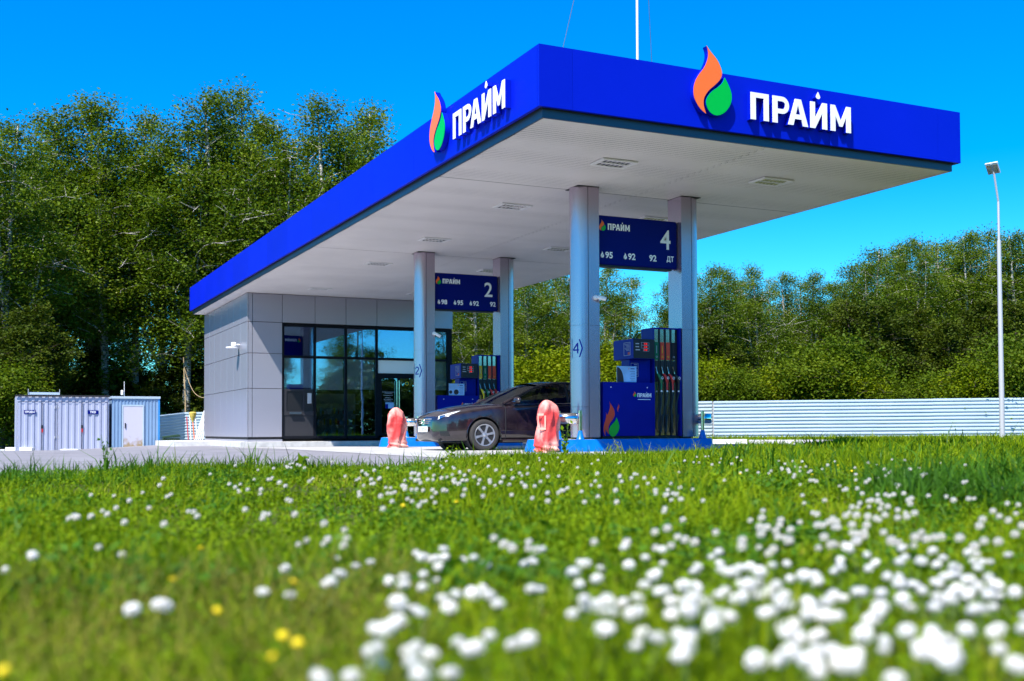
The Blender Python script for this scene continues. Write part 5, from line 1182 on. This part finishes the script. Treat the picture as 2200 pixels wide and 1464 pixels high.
# ------------------------------------------------------------------ clover flowers
def flower_mesh(seed, m='petal', R0=.0105, n=150):
    rr = np.random.default_rng(seed); V = []; F = []
    for k in range(n):
        z = 1-1.75*(k+.5)/n; r_ = math.sqrt(max(0, 1-z*z)); a = k*2.39996
        nn_ = Vector((r_*math.cos(a), r_*math.sin(a), z)); t = nn_.cross(Vector((0, 0, 1.01))).normalized(); u = nn_.cross(t)
        b = len(V); l = R0*rr.uniform(.9, 1.18); w_ = R0*.15; tip = (nn_+Vector((0, 0, .25))).normalized()
        V += [tuple(nn_*R0*.4-t*w_*.6), tuple(nn_*R0*.4+t*w_*.6), tuple(tip*l+t*w_+u*w_*.3), tuple(tip*l*1.04+u*w_), tuple(tip*l-t*w_+u*w_*.3)]; F.append((b, b+1, b+2, b+3, b+4))
    cb = len(V); nu, nv = 12, 8
    for j in range(nv+1):
        for i_ in range(nu): a = i_*2*math.pi/nu; q = j/nv*math.pi*.8; V.append((R0*.93*math.sin(q)*math.cos(a), R0*.93*math.sin(q)*math.sin(a), R0*.93*math.cos(q)))
    F += [(cb+j*nu+i_, cb+j*nu+(i_+1) % nu, cb+(j+1)*nu+(i_+1) % nu, cb+(j+1)*nu+i_) for j in range(nv) for i_ in range(nu)]
    me = bpy.data.meshes.new('flower_head'); me.from_pydata(V, [], F); me.materials.append(M[m]); return me
HEAD = [flower_mesh(1), flower_mesh(2, n=120), flower_mesh(3, n=170)]; HY = flower_mesh(5, 'petaly', .012, 60)
sm_ = MB().tube([(0, 0, -.12), (.004, .002, -.05), (0, 0, -.006)], .0011, 5); STM = bpy.data.meshes.new('stem'); STM.from_pydata([tuple(v) for v in sm_.v], [], sm_.f); STM.materials.append(M['stem'])
# clusters as seen on the meadow: column, row, spreads, count
CLU = [(1700, 1270, 130, 30, 30), (1520, 1260, 120, 40, 24), (1420, 1290, 80, 30, 16), (1900, 1180, 110, 28, 46), (2080, 1200, 90, 40, 40), (1960, 1290, 90, 30, 12), (1620, 1330, 120, 26, 18), (1460, 1370, 90, 20, 9), (1700, 1420, 60, 22, 10),
       (1860, 1390, 90, 30, 14), (2060, 1380, 90, 36, 14), (2150, 1280, 60, 30, 12), (1850, 1100, 90, 22, 34), (1950, 1060, 60, 14, 14), (1640, 1150, 60, 26, 16), (1460, 1170, 70, 24, 11), (1320, 1190, 80, 26, 8), (1180, 1190, 80, 26, 6),
       (1050, 1180, 60, 20, 10), (900, 1210, 40, 30, 7), (900, 1050, 60, 22, 40), (960, 1020, 60, 14, 26), (800, 1030, 50, 18, 16), (1120, 1040, 80, 20, 26), (1300, 1040, 90, 20, 24), (1450, 1050, 80, 22, 22), (1680, 1015, 60, 16, 22), (1850, 1010, 80, 18, 22), (1540, 990, 60, 8, 14), (1150, 1000, 90, 10, 16),
       (1000, 1285, 60, 12, 5), (860, 1290, 40, 40, 5), (970, 1390, 60, 10, 4), (830, 1410, 60, 26, 4), (1100, 1385, 40, 14, 3), (720, 1230, 60, 30, 5), (560, 1030, 70, 22, 22), (640, 1000, 50, 10, 12), (200, 1100, 90, 24, 10), (330, 1080, 80, 24, 9), (560, 1100, 60, 18, 9), (700, 1160, 30, 14, 5), (2000, 1010, 90, 16, 16), (2140, 1120, 50, 30, 12), (1250, 1290, 60, 24, 10)]
FIX = [(284, 1310), (344, 1299), (356, 1304), (12, 1225), (70, 1194), (212, 1177), (262, 1193), (740, 1140), (704, 1160), (738, 1173), (623, 1279), (565, 1272), (700, 1255), (712, 1250), (808, 1352), (880, 1400), (965, 1306), (864, 1306), (994, 1204), (1044, 1214), (1070, 1298), (1148, 1209), (910, 1235), (908, 1262), (755, 1455), (690, 1462), (1105, 1386), (1020, 1393), (982, 1380), (800, 1400), (812, 1430), (905, 1450), (1230, 1320), (1360, 1320), (1370, 1285), (1580, 1235), (2200, 1350), (2185, 1430), (1800, 1134), (1612, 1119)]
pts = [(a, b) for a, b in FIX]
for cx, cy, sx, sy, n in CLU:
    for k in range(n): pts.append((rng.normal(cx, sx), rng.normal(cy, sy)))
fl = []
for px, py in pts:
    if py < 978: py = 978+rng.uniform(0, 30)
    hz = rng.uniform(.085, .125) if py > 1040 else rng.uniform(.11, .15)
    r_ = FX+RX*(px-1100)/FPX-UX*(py-732-122.56)/FPX; d = (CAM[2]-(hz+.035))/(-r_[2])
    if d < .9 or d > edge_d(px)-.2: continue
    x, y = CAM[0]+r_[0]*d, CAM[1]+r_[1]*d; fl.append((d, x, y, CAM[2]+r_[2]*d))
fl.sort()
near, far = fl[:292], fl[292:]
FT = None
for k, (d, x, y, z) in enumerate(near):
    t = thing('clover_flower', 'round white clover flower standing above the meadow grass', 'flower', (x, y, z), 'white clover flowers in the meadow')
    t.rotation_euler = (rng.normal(0, .25), rng.normal(0, .25), rng.uniform(0, 6.28)); s = rng.uniform(.75, 1.25)*(1.05 if d < 2.2 else .9); t.scale = (s*rng.uniform(.9, 1.15), s, s*rng.uniform(.6, .9))
    for nm, me in (('flower_head', HEAD[k % 3]), ('stem', STM)): o = bpy.data.objects.new(nm, me); COL.objects.link(o); o.parent = t
parts = []
HV = np.array([tuple(v.co) for v in HEAD[1].vertices]); HF = np.array([tuple(p_.vertices)+((p_.vertices[3],) if len(p_.vertices) == 4 else ()) for p_ in HEAD[1].polygons if len(p_.vertices) == 5])
for d, x, y, z in far: parts.append((HV*rng.uniform(.7, 1.1)+np.array([x, y, z]), HF))
if parts: stuff('clover_flowers', parts, 'petal', 'many small white clover flowers farther off in the meadow', 'flowers')
YF = [(608, 1365), (640, 1380), (586, 1410), (632, 1250), (468, 1312), (8, 1440), (432, 1178), (372, 1245), (980, 1078), (866, 1086), (1800, 1000), (1830, 1012), (1590, 1018), (1745, 1020)]
for k, (px, py) in enumerate(YF):
    hz = .12; r_ = FX+RX*(px-1100)/FPX-UX*(py-732-122.56)/FPX; d = (CAM[2]-hz-.035)/(-r_[2]); x, y, z = CAM+r_*d
    t = thing('yellow_flower', 'small yellow wild flower standing among the grass', 'flower', (x, y, z), 'yellow wild flowers in the meadow'); t.rotation_euler = (rng.normal(0, .3), rng.normal(0, .3), 0); t.scale = (.6, .6, .35)
    for nm, me in (('flower_head', HY), ('stem', STM)): o = bpy.data.objects.new(nm, me); COL.objects.link(o); o.parent = t

# leafy weeds at the edge of the asphalt
def weed(px, d, h, lab, n=26, ls=.05, m='grass', sp=.05, bare=.1):
    x, y = P(px, d); z0 = mz(x, y) if d < edge_d(px) else gz(x, y); t = thing('weed', lab, 'plant', (x, y, z0), 'tall weeds at the meadow edge'); rr = random.Random(int(px))
    mb = MB(); cs = []
    for s in range(3):
        a = rr.uniform(0, 6.3); top = (x+math.cos(a)*sp*1.2, y+math.sin(a)*sp*1.2, z0+h*(1-.15*s)); mb.tube([(x, y, z0), (x+math.cos(a)*sp*.3, y+math.sin(a)*sp*.3, z0+h*.5), top], [.005, .004, .002], 5)
        for k in range(n//3):
            f = bare+(1-bare)*k/(n/3); cs.append((x+math.cos(a)*sp*1.2*f*f+rr.gauss(0, sp*.5), y+math.sin(a)*sp*1.2*f*f+rr.gauss(0, sp*.5), z0+h*f*(1-.15*s)+rr.gauss(0, .01)))
    obj('stem', mb, 'stem', t); V, F = leaves(np.array(cs), ls, .1); V = V-np.array([x, y, z0]); o = bpy.data.objects.new('leaves', npmesh('leaves', V, F, m)); COL.objects.link(o); o.parent = t
weed(1214, 15.2, .55, 'tall leafy weed beside the red cover by column 4', 60, .055, 'grass', .045)
weed(968, 12.6, .22, 'small weed standing before the car number plate', 45, .04, 'grass', .04)
weed(226, 9.4, .34, 'thin upright weed in front of the ТКО shed door', 36, .035, 'coarse', .025)
weed(640, 10.6, .16, 'broad leaved dock plant at the asphalt edge', 24, .10, 'clover', .06)
weed(1330, 15.4, .28, 'feathery weed before the blue island edge', 50, .02, 'drygrass', .08)
weed(1495, 16.6, .26, 'pale weed stalk before the right end of the island', 30, .02, 'drygrass', .06)
weed(2032, 20, .55, 'tall thin dry weed in front of the white fence', 40, .03, 'coarse', .10)
weed(2170, 22, .50, 'thin weed right of the lamp post', 36, .03, 'coarse', .12)
weed(1720, 21, .34, 'small dry weed before the middle of the white fence', 24, .03, 'drygrass', .10)
